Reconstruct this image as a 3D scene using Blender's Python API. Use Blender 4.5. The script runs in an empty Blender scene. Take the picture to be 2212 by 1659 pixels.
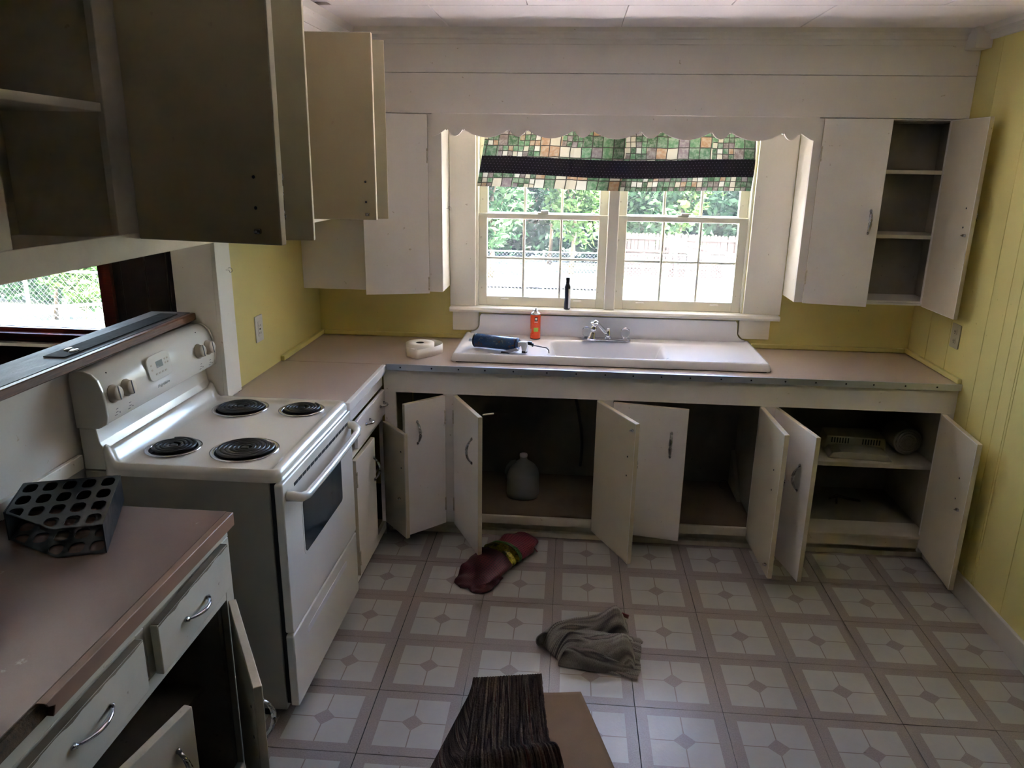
import bpy, bmesh, math, random
from mathutils import Vector, Matrix, noise
S = bpy.context.scene
COL = S.collection
PI = math.pi
R = math.radians

# ------------------------------------------------------------------ camera
cam_d = bpy.data.cameras.new('camera'); cam = bpy.data.objects.new('camera', cam_d); COL.objects.link(cam)
F_PX = 1634.38
cam_d.sensor_fit = 'HORIZONTAL'; cam_d.sensor_width = 36.0; cam_d.lens = 36.0*F_PX/2212.0
cam_d.clip_start = .02; cam_d.clip_end = 400
_p, _y, _r = -0.2889, -0.0786, 0.0155
fw = Vector((math.sin(_y)*math.cos(_p), math.cos(_y)*math.cos(_p), math.sin(_p)))
rt = Vector((math.cos(_y), -math.sin(_y), 0)); up = rt.cross(fw)
rt2 = rt*math.cos(_r)+up*math.sin(_r); up2 = -rt*math.sin(_r)+up*math.cos(_r)
M = Matrix((rt2, up2, -fw)).transposed().to_4x4(); M.translation = Vector((1.4197, -4.1203, 1.8823))
cam.matrix_world = M
S.camera = cam

# ------------------------------------------------------------------ world, sun, exposure
W = bpy.data.worlds.new('world'); S.world = W; W.use_nodes = True
nt = W.node_tree; nt.nodes.clear()
sky = nt.nodes.new('ShaderNodeTexSky'); sky.sky_type = 'NISHITA'; sky.sun_disc = False
sky.sun_elevation = R(52); sky.sun_rotation = R(200); sky.air_density = 1.0; sky.dust_density = 2.5; sky.ozone_density = 1.0
bg = nt.nodes.new('ShaderNodeBackground'); bg.inputs['Strength'].default_value = 0.44
wo = nt.nodes.new('ShaderNodeOutputWorld')
nt.links.new(sky.outputs[0], bg.inputs[0]); nt.links.new(bg.outputs[0], wo.inputs[0])
sd = bpy.data.lights.new('sun', 'SUN'); sd.energy = 30.0; sd.angle = R(1.5); sd.color = (1.0, .955, .93)
sun = bpy.data.objects.new('sun', sd); COL.objects.link(sun)
_sv = Vector((-.60, .035, -.80)).normalized()      # high side sun, lights the yard right up to the house wall
sun.rotation_euler = _sv.to_track_quat('-Z', 'Y').to_euler()
sun.location = (0, 0, 30)

def portal(name, loc, rot, sx, sy):
    d = bpy.data.lights.new(name, 'AREA'); d.shape = 'RECTANGLE'; d.size = sx; d.size_y = sy
    d.cycles.is_portal = True
    o = bpy.data.objects.new(name, d); COL.objects.link(o); o.location = loc; o.rotation_euler = rot
portal('portal_sink_window', (1.61, .19, 1.56), (R(-90), 0, 0), 1.5, .95)
portal('portal_dining_window', (-1.82, .19, 1.36), (R(-90), 0, 0), 1.14, .98)

vs = S.view_settings
S.display_settings.display_device = 'sRGB'
vs.view_transform = 'Standard'; vs.look = 'None'; vs.gamma = 1.0; vs.use_curve_mapping = False
vs.exposure = 4.1
cy = S.cycles
cy.max_bounces = 14; cy.diffuse_bounces = 10; cy.glossy_bounces = 4; cy.transmission_bounces = 6; cy.transparent_max_bounces = 12
cy.use_denoising = True; cy.caustics_reflective = False; cy.caustics_refractive = False
cy.sample_clamp_indirect = 20.0

# ------------------------------------------------------------------ materials
MATS = {}
class NT:
    def __init__(s, name):
        s.m = bpy.data.materials.new(name); s.m.use_nodes = True; s.t = s.m.node_tree
        s.b = s.t.nodes['Principled BSDF']; s.out = s.t.nodes['Material Output']; MATS[name] = s.m
    def n(s, typ, **k):
        o = s.t.nodes.new(typ)
        for a, v in k.items():
            if a.startswith('_'): setattr(o, a[1:], v)
            else: o.inputs[a.replace('__', ' ')].default_value = v
        return o
    def l(s, a, b): s.t.links.new(a, b)
    def coord(s, kind='Object', scale=(1, 1, 1), rot=(0, 0, 0)):
        tc = s.n('ShaderNodeTexCoord'); mp = s.n('ShaderNodeMapping')
        mp.inputs['Scale'].default_value = scale; mp.inputs['Rotation'].default_value = rot
        s.l(tc.outputs[kind], mp.inputs['Vector']); return mp.outputs[0]
    def noise(s, vec, scale, detail=4, rough=.6):
        o = s.n('ShaderNodeTexNoise', Scale=scale, Detail=detail, Roughness=rough); s.l(vec, o.inputs['Vector']); return o.outputs['Fac']
    def ramp(s, fac, stops, interp='LINEAR'):
        o = s.n('ShaderNodeValToRGB'); e = o.color_ramp.elements; o.color_ramp.interpolation = interp
        while len(e) < len(stops): e.new(.5)
        for k, (p, c) in enumerate(stops):
            e[k].position = p; e[k].color = (*c, 1) if len(c) == 3 else c
        s.l(fac, o.inputs[0]); return o.outputs[0]
    def mix(s, fac, a, b, mode='MIX'):
        o = s.n('ShaderNodeMix', _data_type='RGBA', _blend_type=mode)
        for i, v in ((0, fac), (6, a), (7, b)):
            if isinstance(v, (int, float)): o.inputs[i].default_value = v
            elif isinstance(v, tuple): o.inputs[i].default_value = (*v, 1)
            else: s.l(v, o.inputs[i])
        return o.outputs[2]
    def math(s, op, a, b=None, c=None):
        o = s.n('ShaderNodeMath', _operation=op)
        for i, v in enumerate((a, b, c)):
            if v is None: continue
            if isinstance(v, (int, float)): o.inputs[i].default_value = v
            else: s.l(v, o.inputs[i])
        return o.outputs[0]
    def bump(s, h, dist=.001, strength=1.0):
        o = s.n('ShaderNodeBump', Distance=dist, Strength=strength); s.l(h, o.inputs['Height']); s.l(o.outputs[0], s.b.inputs['Normal'])
    def col(s, v):
        if isinstance(v, tuple): s.b.inputs['Base Color'].default_value = (*v, 1)
        else: s.l(v, s.b.inputs['Base Color'])
    def set(s, rough=None, metal=None, spec=None, coat=None):
        if rough is not None: s.b.inputs['Roughness'].default_value = rough
        if metal is not None: s.b.inputs['Metallic'].default_value = metal
        if spec is not None: s.b.inputs['Specular IOR Level'].default_value = spec
        if coat is not None: s.b.inputs['Coat Weight'].default_value = coat; s.b.inputs['Coat Roughness'].default_value = .08

def painted(name, c, rough=.5, dirt=(.35, .27, .16), amt=.25, bscale=60, bdist=.0004, spots=True):
    t = NT(name); v = t.coord('Object')
    n1 = t.noise(v, 3.0, 6, .65); n2 = t.noise(v, 45.0, 3, .6)
    k = t.math('MULTIPLY', t.ramp(n1, [(.45, (0, 0, 0)), (.8, (1, 1, 1))]), amt)
    c1 = t.mix(k, c, tuple(a*.55+b*.45 for a, b in zip(c, dirt)))
    if spots:
        sp = t.ramp(t.noise(v, 38.0, 2, .5), [(.74, (0, 0, 0)), (.78, (1, 1, 1))])
        c1 = t.mix(t.math('MULTIPLY', sp, .55), c1, dirt)
    t.col(c1); t.set(rough=rough); t.bump(t.noise(v, bscale, 4, .6), bdist); return t.m
def plain(name, c, rough=.5, metal=0.0, spec=None, coat=None):
    t = NT(name); t.col(c); t.set(rough=rough, metal=metal, spec=spec, coat=coat)
    v = t.coord('Object'); n = t.noise(v, 30, 3)
    t.l(t.ramp(n, [(.3, (max(0, rough-.05),)*3), (.7, (min(1, rough+.05),)*3)]), t.b.inputs['Roughness']); return t.m

painted('cabinet_paint', (.76, .72, .675), .42, amt=.3)
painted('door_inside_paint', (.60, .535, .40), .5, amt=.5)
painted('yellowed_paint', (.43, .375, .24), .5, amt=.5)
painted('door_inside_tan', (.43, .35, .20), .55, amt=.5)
painted('dusty_plastic', (.26, .24, .185), .5, (.08, .07, .05), .8)
painted('edge_paint', (.58, .50, .36), .55, (.13, .07, .03), 1.1)
painted('aged_cream', (.60, .55, .44), .5, (.2, .13, .06), .6)
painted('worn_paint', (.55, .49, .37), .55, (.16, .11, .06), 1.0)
painted('wall_white', (.78, .74, .71), .55, amt=.2)
painted('half_wall_paint', (.56, .52, .46), .6, amt=.5)
painted('trim_white', (.82, .78, .69), .42, amt=.15)
painted('sash_paint', (.78, .75, .62), .4, amt=.1)
painted('yellow_paint', (.74, .65, .245), .5, (.35, .27, .07), .25)
painted('ceiling_paint', (.85, .79, .82), .7, amt=.15)
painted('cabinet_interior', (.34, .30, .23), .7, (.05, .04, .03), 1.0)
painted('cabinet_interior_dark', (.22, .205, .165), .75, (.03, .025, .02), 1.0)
painted('plywood_stained', (.15, .10, .06), .75, (.02, .015, .01), 1.2)
painted('enamel', (.72, .69, .62), .16, amt=.08, bscale=400, bdist=.00003, spots=False)
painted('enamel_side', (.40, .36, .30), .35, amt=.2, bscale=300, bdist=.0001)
painted('porcelain', (.73, .72, .745), .12, amt=.06, bscale=20, bdist=.0001, spots=False)
plain('chrome', (.62, .62, .66), .14, 1.0)
plain('old_chrome', (.42, .41, .40), .27, 1.0)
plain('aluminium', (.50, .50, .54), .38, .85)
plain('black_gap', (.006, .006, .006), .7)
plain('black_plastic', (.007, .008, .011), .33)
plain('rubber_black', (.02, .02, .022), .5)
plain('matte_black', (.008, .008, .009), .75, spec=.15)
plain('coil_black', (.013, .013, .014), .33)
plain('knob_beige', (.50, .44, .35), .55)
plain('display_grey', (.20, .21, .19), .25)
plain('oven_glass', (.035, .045, .05), .07, spec=.8)
plain('outlet_white', (.70, .68, .64), .35)
plain('outlet_beige', (.50, .44, .29), .4)
plain('dowel_wood', (.60, .50, .33), .6)
plain('tape_white', (.86, .80, .73), .6)
plain('orange_can', (.80, .085, .02), .3)
plain('label_green', (.42, .55, .05), .4)
plain('label_black', (.02, .02, .03), .4)
plain('label_white', (.75, .75, .75), .4)
plain('bottle_dark', (.035, .033, .05), .35)
plain('glue_bead', (.03, .03, .03), .6)
plain('fence_metal', (.10, .10, .115), .55, .3)
plain('swing_white', (.80, .84, .84), .5)
plain('canopy_aqua', (.45, .75, .72), .6)
t = NT('gold_foil'); v = t.coord('Object'); t.col(t.ramp(t.noise(v, 38, 5, .7), [(.40, (.02, .03, .01)), (.52, (.20, .17, .015)), (.7, (.42, .38, .04))])); t.set(rough=.25, metal=.5)
plain('green_foil', (.05, .14, .03), .3, .4)
plain('dark_metal', (.03, .03, .045), .35, .6)

t = NT('laminate'); v = t.coord('Object')
n = t.noise(v, 5, 5); n2 = t.noise(v, 220, 2)
c = t.mix(t.math('MULTIPLY', n, .5), (.49, .385, .32), (.41, .315, .255)); c = t.mix(t.math('MULTIPLY', n2, .25), c, (.28, .2, .16))
t.col(c); t.set(rough=.3); t.bump(t.noise(v, 14, 3), .0006)
t = NT('laminate_dark'); v = t.coord('Object')
n = t.noise(v, 4, 5); n2 = t.noise(v, 200, 2)
c = t.mix(t.math('MULTIPLY', n, .7), (.24, .165, .14), (.16, .105, .088)); c = t.mix(t.math('MULTIPLY', n2, .25), c, (.15, .10, .08))
c = t.mix(t.ramp(t.noise(v, 9, 6, .7), [(.68, (0, 0, 0)), (.72, (.5, .5, .5))]), c, (.40, .34, .30))
t.col(c); t.set(rough=.26); t.bump(t.noise(v, 9, 5, .65), .0018)
t = NT('laminate_edge'); v = t.coord('Object')
t.col(t.mix(t.noise(v, 8, 4), (.32, .185, .125), (.24, .135, .09))); t.set(rough=.4)
painted('chip_wood', (.22, .17, .11), .8, (.05, .025, .01), 1.6)
t = NT('chipboard'); v = t.coord('Object'); t.col(t.ramp(t.noise(v, 60, 5, .7), [(.3, (.03, .02, .01)), (.7, (.16, .09, .04))])); t.set(rough=.9)
t.bump(t.noise(v, 80, 4), .003)

def wood(name, a, b, sc=(1, 1, 14), rough=.4):
    t = NT(name); v = t.coord('Object', sc); n = t.noise(v, 6, 6, .7)
    t.col(t.ramp(n, [(.3, a), (.7, b)])); t.set(rough=rough); t.bump(n, .0008); return t.m
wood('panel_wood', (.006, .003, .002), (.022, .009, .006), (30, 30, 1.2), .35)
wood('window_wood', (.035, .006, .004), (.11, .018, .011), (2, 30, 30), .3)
wood('ledge_wood', (.07, .022, .008), (.20, .07, .022), (40, 2, 30), .4)
wood('fence_wood', (.016, .0075, .006), (.029, .016, .0125), (12, 12, 1.5), .8)  # held far darker than real wood; shade is put into the colour
wood('bark', (.05, .035, .02), (.14, .10, .06), (8, 8, 1), .9)
t = NT('ledge_top'); v = t.coord('Object', (1, .5, 1)); n = t.noise(v, 14, 5, .6)
t.col(t.ramp(n, [(.35, (.04, .04, .045)), (.65, (.13, .13, .14))])); t.set(rough=.55, spec=.3); t.bump(n, .003)

t = NT('floor_tile')          # pattern in each tile's own coordinates, tile is 1 unit = 0.3117 m
tc = t.n('ShaderNodeTexCoord'); sx = t.n('ShaderNodeSeparateXYZ'); t.l(tc.outputs['Object'], sx.inputs[0])
X = t.math('DIVIDE', sx.outputs[0], .3117); Y = t.math('DIVIDE', sx.outputs[1], .3117)
ax = t.math('ABSOLUTE', X); ay = t.math('ABSOLUTE', Y)
inner = t.math('LESS_THAN', t.math('MAXIMUM', ax, ay), .372)
dia = t.math('LESS_THAN', t.math('ADD', ax, ay), .125)
line = t.math('LESS_THAN', t.math('MINIMUM', ax, ay), .0065)
oi = t.n('ShaderNodeObjectInfo'); of = t.n('ShaderNodeVectorMath', _operation='MULTIPLY_ADD')
cmb = t.n('ShaderNodeCombineXYZ'); t.l(oi.outputs['Random'], cmb.inputs[0]); t.l(oi.outputs['Random'], cmb.inputs[1])
t.l(cmb.outputs[0], of.inputs[0]); of.inputs[1].default_value = (40, 70, 0); t.l(tc.outputs['Object'], of.inputs[2])
vv = of.outputs[0]
marble = t.noise(vv, 7, 6, .7); speck = t.noise(vv, 190, 2, .5); streak = t.noise(vv, 26, 4, .7)
white = t.mix(marble, (.49, .475, .45), (.40, .39, .37)); white = t.mix(t.math('MULTIPLY', streak, .3), white, (.35, .33, .29))
taupe = t.mix(t.ramp(speck, [(.35, (0, 0, 0)), (.65, (1, 1, 1))]), (.315, .265, .245), (.25, .21, .195))
c = t.mix(inner, taupe, white)
c = t.mix(t.math('MULTIPLY', inner, line), c, (.24, .19, .16))
c = t.mix(dia, c, taupe)
grime = t.ramp(t.noise(vv, 55, 2), [(.78, (0, 0, 0)), (.80, (1, 1, 1))])
c = t.mix(t.math('MULTIPLY', grime, .8), c, (.05, .035, .025))
geo = t.n('ShaderNodeNewGeometry'); grd = t.noise(geo.outputs['Position'], 1.6, 5, .6)
c = t.mix(t.math('MULTIPLY', t.ramp(grd, [(.4, (0, 0, 0)), (.75, (1, 1, 1))]), .22), c, (.25, .19, .12))
t.col(c); t.set(rough=.31); t.bump(t.noise(vv, 40, 4), .0007)

t = NT('curtain_cloth')       # patchwork squares, green / cream / plum, in UV metres
def patch(t, v, w, h, seed):
    sp = t.n('ShaderNodeSeparateXYZ'); t.l(v, sp.inputs[0])
    u_ = t.math('DIVIDE', t.math('ADD', sp.outputs[0], seed), w); v_ = t.math('DIVIDE', sp.outputs[1], h)
    fu = t.math('FLOOR', u_); fv = t.math('FLOOR', v_)
    cm = t.n('ShaderNodeCombineXYZ'); t.l(fu, cm.inputs[0]); t.l(fv, cm.inputs[1]); cm.inputs[2].default_value = seed
    wn = t.n('ShaderNodeTexWhiteNoise'); wn.noise_dimensions = '3D'; t.l(cm.outputs[0], wn.inputs['Vector'])
    eu = t.math('MINIMUM', t.math('FRACT', u_), t.math('SUBTRACT', 1.0, t.math('FRACT', u_)))
    ev = t.math('MINIMUM', t.math('FRACT', v_), t.math('SUBTRACT', 1.0, t.math('FRACT', v_)))
    return wn.outputs['Value'], t.math('MINIMUM', eu, ev)
uv = t.n('ShaderNodeUVMap').outputs[0]
wob = t.n('ShaderNodeTexNoise', Scale=9.0); t.l(uv, wob.inputs['Vector'])
wv = t.n('ShaderNodeVectorMath', _operation='MULTIPLY_ADD'); t.l(wob.outputs['Color'], wv.inputs[0]); wv.inputs[1].default_value = (.016, .016, 0); t.l(uv, wv.inputs[2])
P1, E1 = patch(t, wv.outputs[0], .056, .056, 3.0); P2, E2 = patch(t, wv.outputs[0], .028, .028, 7.0)
B1, _ = patch(t, wv.outputs[0], .112, .112, 11.0)
sel = t.math('GREATER_THAN', B1, .55)
stops = [(0, (.05, .13, .055)), (.17, (.12, .27, .13)), (.32, (.62, .56, .42)), (.47, (.20, .15, .14)), (.58, (.09, .2, .10)), (.7, (.70, .68, .58)), (.82, (.42, .25, .13)), (.9, (.24, .19, .20))]
cp = t.mix(sel, t.ramp(P1, stops, 'CONSTANT'), t.ramp(P2, stops, 'CONSTANT'))
ed = t.mix(sel, t.math('LESS_THAN', E1, .045), t.math('LESS_THAN', E2, .07))
blotch = t.noise(uv, 45, 4, .7)
cp = t.mix(t.math('MULTIPLY', t.ramp(blotch, [(.42, (0, 0, 0)), (.66, (1, 1, 1))]), .45), cp, (.60, .58, .50), 'MIX')
cp = t.mix(ed, cp, (.06, .05, .04)); cp = t.mix(1.0, cp, (.44, .43, .42), 'MULTIPLY')
t.col(cp); t.set(rough=.85)
tr = t.n('ShaderNodeBsdfTranslucent'); t.l(cp, tr.inputs[0]); ms = t.n('ShaderNodeMixShader'); ms.inputs[0].default_value = .22
t.l(t.b.outputs[0], ms.inputs[1]); t.l(tr.outputs[0], ms.inputs[2]); t.l(ms.outputs[0], t.out.inputs[0])
t = NT('curtain_band'); uv = t.n('ShaderNodeUVMap').outputs[0]
sp = t.n('ShaderNodeSeparateXYZ'); t.l(uv, sp.inputs[0])
row = t.math('FLOOR', t.math('DIVIDE', sp.outputs[1], .013))
uu = t.math('ADD', t.math('DIVIDE', sp.outputs[0], .018), t.math('MULTIPLY', row, .5))
du = t.math('SUBTRACT', t.math('FRACT', uu), .5); dv = t.math('SUBTRACT', t.math('FRACT', t.math('DIVIDE', sp.outputs[1], .013)), .5)
dd = t.math('SQRT', t.math('ADD', t.math('POWER', t.math('MULTIPLY', du, 1.4), 2), t.math('POWER', dv, 2)))
c = t.mix(t.math('LESS_THAN', dd, .17), (.016, .013, .024), (.14, .12, .19)); t.col(c); t.set(rough=.8)
tr = t.n('ShaderNodeBsdfTranslucent'); t.l(c, tr.inputs[0]); ms = t.n('ShaderNodeMixShader'); ms.inputs[0].default_value = .3
t.l(t.b.outputs[0], ms.inputs[1]); t.l(tr.outputs[0], ms.inputs[2]); t.l(ms.outputs[0], t.out.inputs[0])

def glassy(name, haze):
    t = NT(name); t.t.nodes.remove(t.b)
    tr = t.n('ShaderNodeBsdfTransparent'); gl = t.n('ShaderNodeBsdfGlossy', Roughness=.02)
    df = t.n('ShaderNodeBsdfTranslucent'); df.inputs[0].default_value = (.85, .86, .9, 1)
    fr = t.n('ShaderNodeFresnel', IOR=1.45)
    v = t.coord('Object'); hz = t.ramp(t.noise(v, 3.5, 6, .7), [(.3, (haze*.6,)*3), (.75, (haze*1.5,)*3)])
    sp = t.ramp(t.noise(v, 70, 2), [(.70, (0, 0, 0)), (.74, (.35, .35, .35))])
    m0 = t.n('ShaderNodeMixShader'); t.l(t.math('ADD', hz, t.math('MULTIPLY', sp, haze*5)), m0.inputs[0]); t.l(tr.outputs[0], m0.inputs[1]); t.l(df.outputs[0], m0.inputs[2])
    m1 = t.n('ShaderNodeMixShader'); t.l(t.math('MULTIPLY', fr.outputs[0], .7), m1.inputs[0]); t.l(m0.outputs[0], m1.inputs[1]); t.l(gl.outputs[0], m1.inputs[2])
    t.l(m1.outputs[0], t.out.inputs[0])
glassy('window_glass', .006)
glassy('clean_glass', .004)
t = NT('crystal'); t.col((.95, .95, .97)); t.set(rough=.05); t.b.inputs['Transmission Weight'].default_value = .85; t.b.inputs['IOR'].default_value = 1.45
t = NT('jug_plastic'); t.col((.25, .26, .245)); t.set(rough=.35); t.b.inputs['Transmission Weight'].default_value = .35
t = NT('water_jug_fill'); t.col((.45, .48, .47)); t.set(rough=.2)

t = NT('blue_rusty'); v = t.coord('Object'); n = t.noise(v, 45, 5, .7)
t.col(t.ramp(n, [(.36, (.16, .06, .025)), (.43, (.015, .055, .15)), (.60, (.02, .075, .20)), (.66, (.25, .26, .26))])); t.set(rough=.35, metal=.2)
t = NT('knit'); uv = t.n('ShaderNodeUVMap').outputs[0]
mp = t.n('ShaderNodeMapping'); mp.inputs['Scale'].default_value = (3, 34, 3); t.l(uv, mp.inputs[0])
s1 = t.n('ShaderNodeTexNoise', Scale=1.0, Detail=1.5); t.l(mp.outputs[0], s1.inputs['Vector']); fl_ = t.noise(uv, 420, 3, .7)
c = t.ramp(s1.outputs['Fac'], [(.36, (.05, .042, .048)), (.43, (.22, .19, .165)), (.54, (.40, .37, .31)), (.60, (.10, .085, .08)), (.66, (.33, .27, .24))])
c = t.mix(t.ramp(fl_, [(.42, (.4, .4, .4)), (.55, (0, 0, 0))]), c, (.05, .042, .038)); t.col(c); t.set(rough=.95); t.bump(fl_, .002)
t = NT('rug_pile'); uv = t.n('ShaderNodeUVMap').outputs[0]; mp = t.n('ShaderNodeMapping'); mp.inputs['Scale'].default_value = (62, 2.0, 1); t.l(uv, mp.inputs[0])
s1 = t.n('ShaderNodeTexNoise', Scale=1.0, Detail=2.0); t.l(mp.outputs[0], s1.inputs['Vector'])
nb = t.noise(uv, 260, 3, .6)
c = t.ramp(s1.outputs['Fac'], [(.3, (.024, .014, .012)), (.42, (.13, .085, .066)), (.5, (.045, .030, .028)), (.58, (.19, .14, .105)), (.68, (.10, .034, .028))])
c = t.mix(t.math('MULTIPLY', nb, .75), c, (.012, .01, .01)); t.col(c); t.set(rough=1.0, spec=.0); t.bump(t.math('ADD', nb, s1.outputs['Fac']), .006)
t = NT('rug_backing'); v = t.coord('Object'); t.col(t.mix(t.noise(v, 8, 4), (.27, .175, .10), (.19, .12, .07))); t.set(rough=.9); t.bump(t.noise(v, 300, 2), .0008)
def netmat(name, c1, c2):
    t = NT(name); uv = t.n('ShaderNodeUVMap').outputs[0]; sp = t.n('ShaderNodeSeparateXYZ'); t.l(uv, sp.inputs[0])
    g1 = t.math('FRACT', t.math('MULTIPLY', sp.outputs[0], 44)); g2 = t.math('FRACT', t.math('MULTIPLY', sp.outputs[1], 56))
    th = t.math('MAXIMUM', t.math('LESS_THAN', g1, .42), t.math('LESS_THAN', g2, .42))
    t.col(t.mix(th, c2, c1)); t.set(rough=.55); t.bump(th, .003)
netmat('net_red', (.085, .006, .012), (.022, .003, .005)); netmat('net_pink', (.27, .045, .06), (.09, .010, .016))
t = NT('grass'); v = t.coord('Object'); t.col(t.ramp(t.noise(v, 1.5, 6), [(.3, (.020, .028, .011)), (.7, (.038, .045, .022))])); t.set(rough=.9)
painted('bounce_slab', (.74, .70, .71), .8, amt=.2)
t = NT('street'); v = t.coord('Object'); t.col(t.ramp(t.noise(v, 4, 5), [(.3, (.05, .05, .06)), (.7, (.08, .08, .09))])); t.set(rough=.9)
def leafmat(name, a, b):
    t = NT(name); oi = t.n('ShaderNodeNewGeometry'); c = t.ramp(oi.outputs['Random Per Island'], [(0, a), (1, b)]); t.col(c); t.set(rough=.6, spec=.12)
    tr = t.n('ShaderNodeBsdfTranslucent'); t.l(c, tr.inputs[0]); ms = t.n('ShaderNodeMixShader'); ms.inputs[0].default_value = .35
    t.l(t.b.outputs[0], ms.inputs[1]); t.l(tr.outputs[0], ms.inputs[2]); t.l(ms.outputs[0], t.out.inputs[0])
leafmat('leaf_dark', (.005, .017, .008), (.017, .040, .018)); leafmat('leaf_mid', (.008, .026, .009), (.028, .06, .021)); leafmat('leaf_light', (.02, .05, .010), (.055, .10, .025))

# ------------------------------------------------------------------ mesh helpers (all coordinates are world metres)
class MB:
    def __init__(s): s.bm = bmesh.new(); s.uvl = None
    def box(s, x0, x1, y0, y1, z0, z1, M=None):
        v = [s.bm.verts.new(Vector(p) if M is None else M @ Vector(p)) for p in
             ((x0, y0, z0), (x1, y0, z0), (x1, y1, z0), (x0, y1, z0), (x0, y0, z1), (x1, y0, z1), (x1, y1, z1), (x0, y1, z1))]
        for f in ((0, 3, 2, 1), (4, 5, 6, 7), (0, 1, 5, 4), (1, 2, 6, 5), (2, 3, 7, 6), (3, 0, 4, 7)): s.bm.faces.new([v[i] for i in f])
        return s
    def prism(s, pts, ax, a, b, M=None, smooth=False):
        """pts = outline in the two other axes (in xyz order), extruded along ax from a to b"""
        def P(p, t):
            q = {'x': (t, p[0], p[1]), 'y': (p[0], t, p[1]), 'z': (p[0], p[1], t)}[ax]
            q = Vector(q); return q if M is None else M @ q
        A = [s.bm.verts.new(P(p, a)) for p in pts]; B = [s.bm.verts.new(P(p, b)) for p in pts]
        n = len(pts)
        try: s.bm.faces.new(A[::-1]); s.bm.faces.new(B)
        except ValueError: pass
        for i in range(n):
            f = s.bm.faces.new((A[i], A[(i+1) % n], B[(i+1) % n], B[i])); f.smooth = smooth
        return s
    def lathe(s, prof, c=(0, 0, 0), seg=24, axis='z', M=None, close=True):
        rings = []
        for r, h in prof:
            ring = []
            for k in range(seg):
                a = 2*PI*k/seg; q = {'z': (r*math.cos(a), r*math.sin(a), h), 'y': (r*math.cos(a), h, r*math.sin(a)), 'x': (h, r*math.cos(a), r*math.sin(a))}[axis]
                q = Vector(q); q = q if M is None else M @ q
                ring.append(s.bm.verts.new(q+Vector(c)))
            rings.append(ring)
        for i in range(len(rings)-1):
            for k in range(seg):
                f = s.bm.faces.new((rings[i][k], rings[i][(k+1) % seg], rings[i+1][(k+1) % seg], rings[i+1][k])); f.smooth = True
        if close:
            for rg in (rings[0][::-1], rings[-1]):
                try: s.bm.faces.new(rg)
                except ValueError: pass
        return s
    def tube(s, pts, r, seg=8, cap=True, flat=1.0, closed=False):
        pts = [Vector(p) for p in pts]; n = len(pts); rs = r if isinstance(r, (list, tuple)) else [r]*n
        rings = []; ref = Vector((0, 0, 1))
        for i, p in enumerate(pts):
            if closed: d = pts[(i+1) % n]-pts[i-1]
            else: d = pts[min(i+1, n-1)]-pts[max(i-1, 0)]
            d.normalize(); u = d.cross(ref)
            if u.length < 1e-3: u = d.cross(Vector((1, 0, 0)))
            u.normalize(); w = u.cross(d)
            rings.append([s.bm.verts.new(p+(u*math.cos(2*PI*k/seg)+w*math.sin(2*PI*k/seg)*flat)*rs[i]) for k in range(seg)])
        for i in range(n if closed else n-1):
            A = rings[i]; B = rings[(i+1) % n]
            for k in range(seg):
                f = s.bm.faces.new((A[k], A[(k+1) % seg], B[(k+1) % seg], B[k])); f.smooth = True
        if cap and not closed: s.bm.faces.new(rings[0][::-1]); s.bm.faces.new(rings[-1])
        return s
    def grid(s, fn, nu, nv, uv=None, smooth=True, close_u=False):
        V = [[s.bm.verts.new(fn(i/nu, j/nv)) for j in range(nv+1)] for i in range(nu+(0 if close_u else 1))]
        L = s.bm.loops.layers.uv.verify() if uv else None
        for i in range(nu):
            for j in range(nv):
                I = (i+1) % nu if close_u else i+1
                f = s.bm.faces.new((V[i][j], V[I][j], V[I][j+1], V[i][j+1])); f.smooth = smooth
                if uv:
                    for lp, (a, b) in zip(f.loops, ((i, j), (i+1, j), (i+1, j+1), (i, j+1))): lp[L].uv = uv(a/nu, b/nv)
        return s
WL = {}
def link(name, mesh, mat, parent, loc):
    o = bpy.data.objects.new(name, mesh); COL.objects.link(o)
    if parent is not None: o.parent = parent; o.location = loc-WL[parent.name]
    else: o.location = loc
    WL[o.name] = loc
    return o
def part(name, mb, mat, parent=None, bevel=0, seg=2, recalc=True, solid=0, loc=None, subsurf=0):
    bm = mb.bm
    if recalc: bmesh.ops.recalc_face_normals(bm, faces=bm.faces)
    if bevel:
        es = [e for e in bm.edges if len(e.link_faces) == 2 and e.calc_face_angle(0) > R(35)]
        bmesh.ops.bevel(bm, geom=es, offset=bevel, segments=seg, affect='EDGES', profile=.5, clamp_overlap=True)
        if seg > 1:
            pass
    xs = [v.co for v in bm.verts]
    if loc is None:
        lo = Vector([min(c[i] for c in xs) for i in range(3)]); hi = Vector([max(c[i] for c in xs) for i in range(3)])
        loc = Vector(((lo.x+hi.x)/2, (lo.y+hi.y)/2, lo.z))
    loc = Vector(loc)
    bmesh.ops.translate(bm, verts=bm.verts, vec=-loc)
    me = bpy.data.meshes.new(name); bm.to_mesh(me); bm.free()
    ms = mat if isinstance(mat, (list, tuple)) else [mat]
    for m in ms: me.materials.append(MATS[m])
    o = link(name, me, mat, parent, loc)
    if solid: md = o.modifiers.new('t', 'SOLIDIFY'); md.thickness = solid; md.offset = 0
    if subsurf: md = o.modifiers.new('s', 'SUBSURF'); md.levels = subsurf; md.render_levels = subsurf
    return o
def thing(name, label, cat, loc, group=None):
    o = bpy.data.objects.new(name, None); COL.objects.link(o); o.location = loc; o.empty_display_size = .05
    o['label'] = label; o['category'] = cat
    if group: o['group'] = group
    WL[o.name] = Vector(loc); return o
def tag(o, label, cat, group=None, kind=None):
    o['label'] = label; o['category'] = cat
    if group: o['group'] = group
    if kind: o['kind'] = kind
    return o
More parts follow.
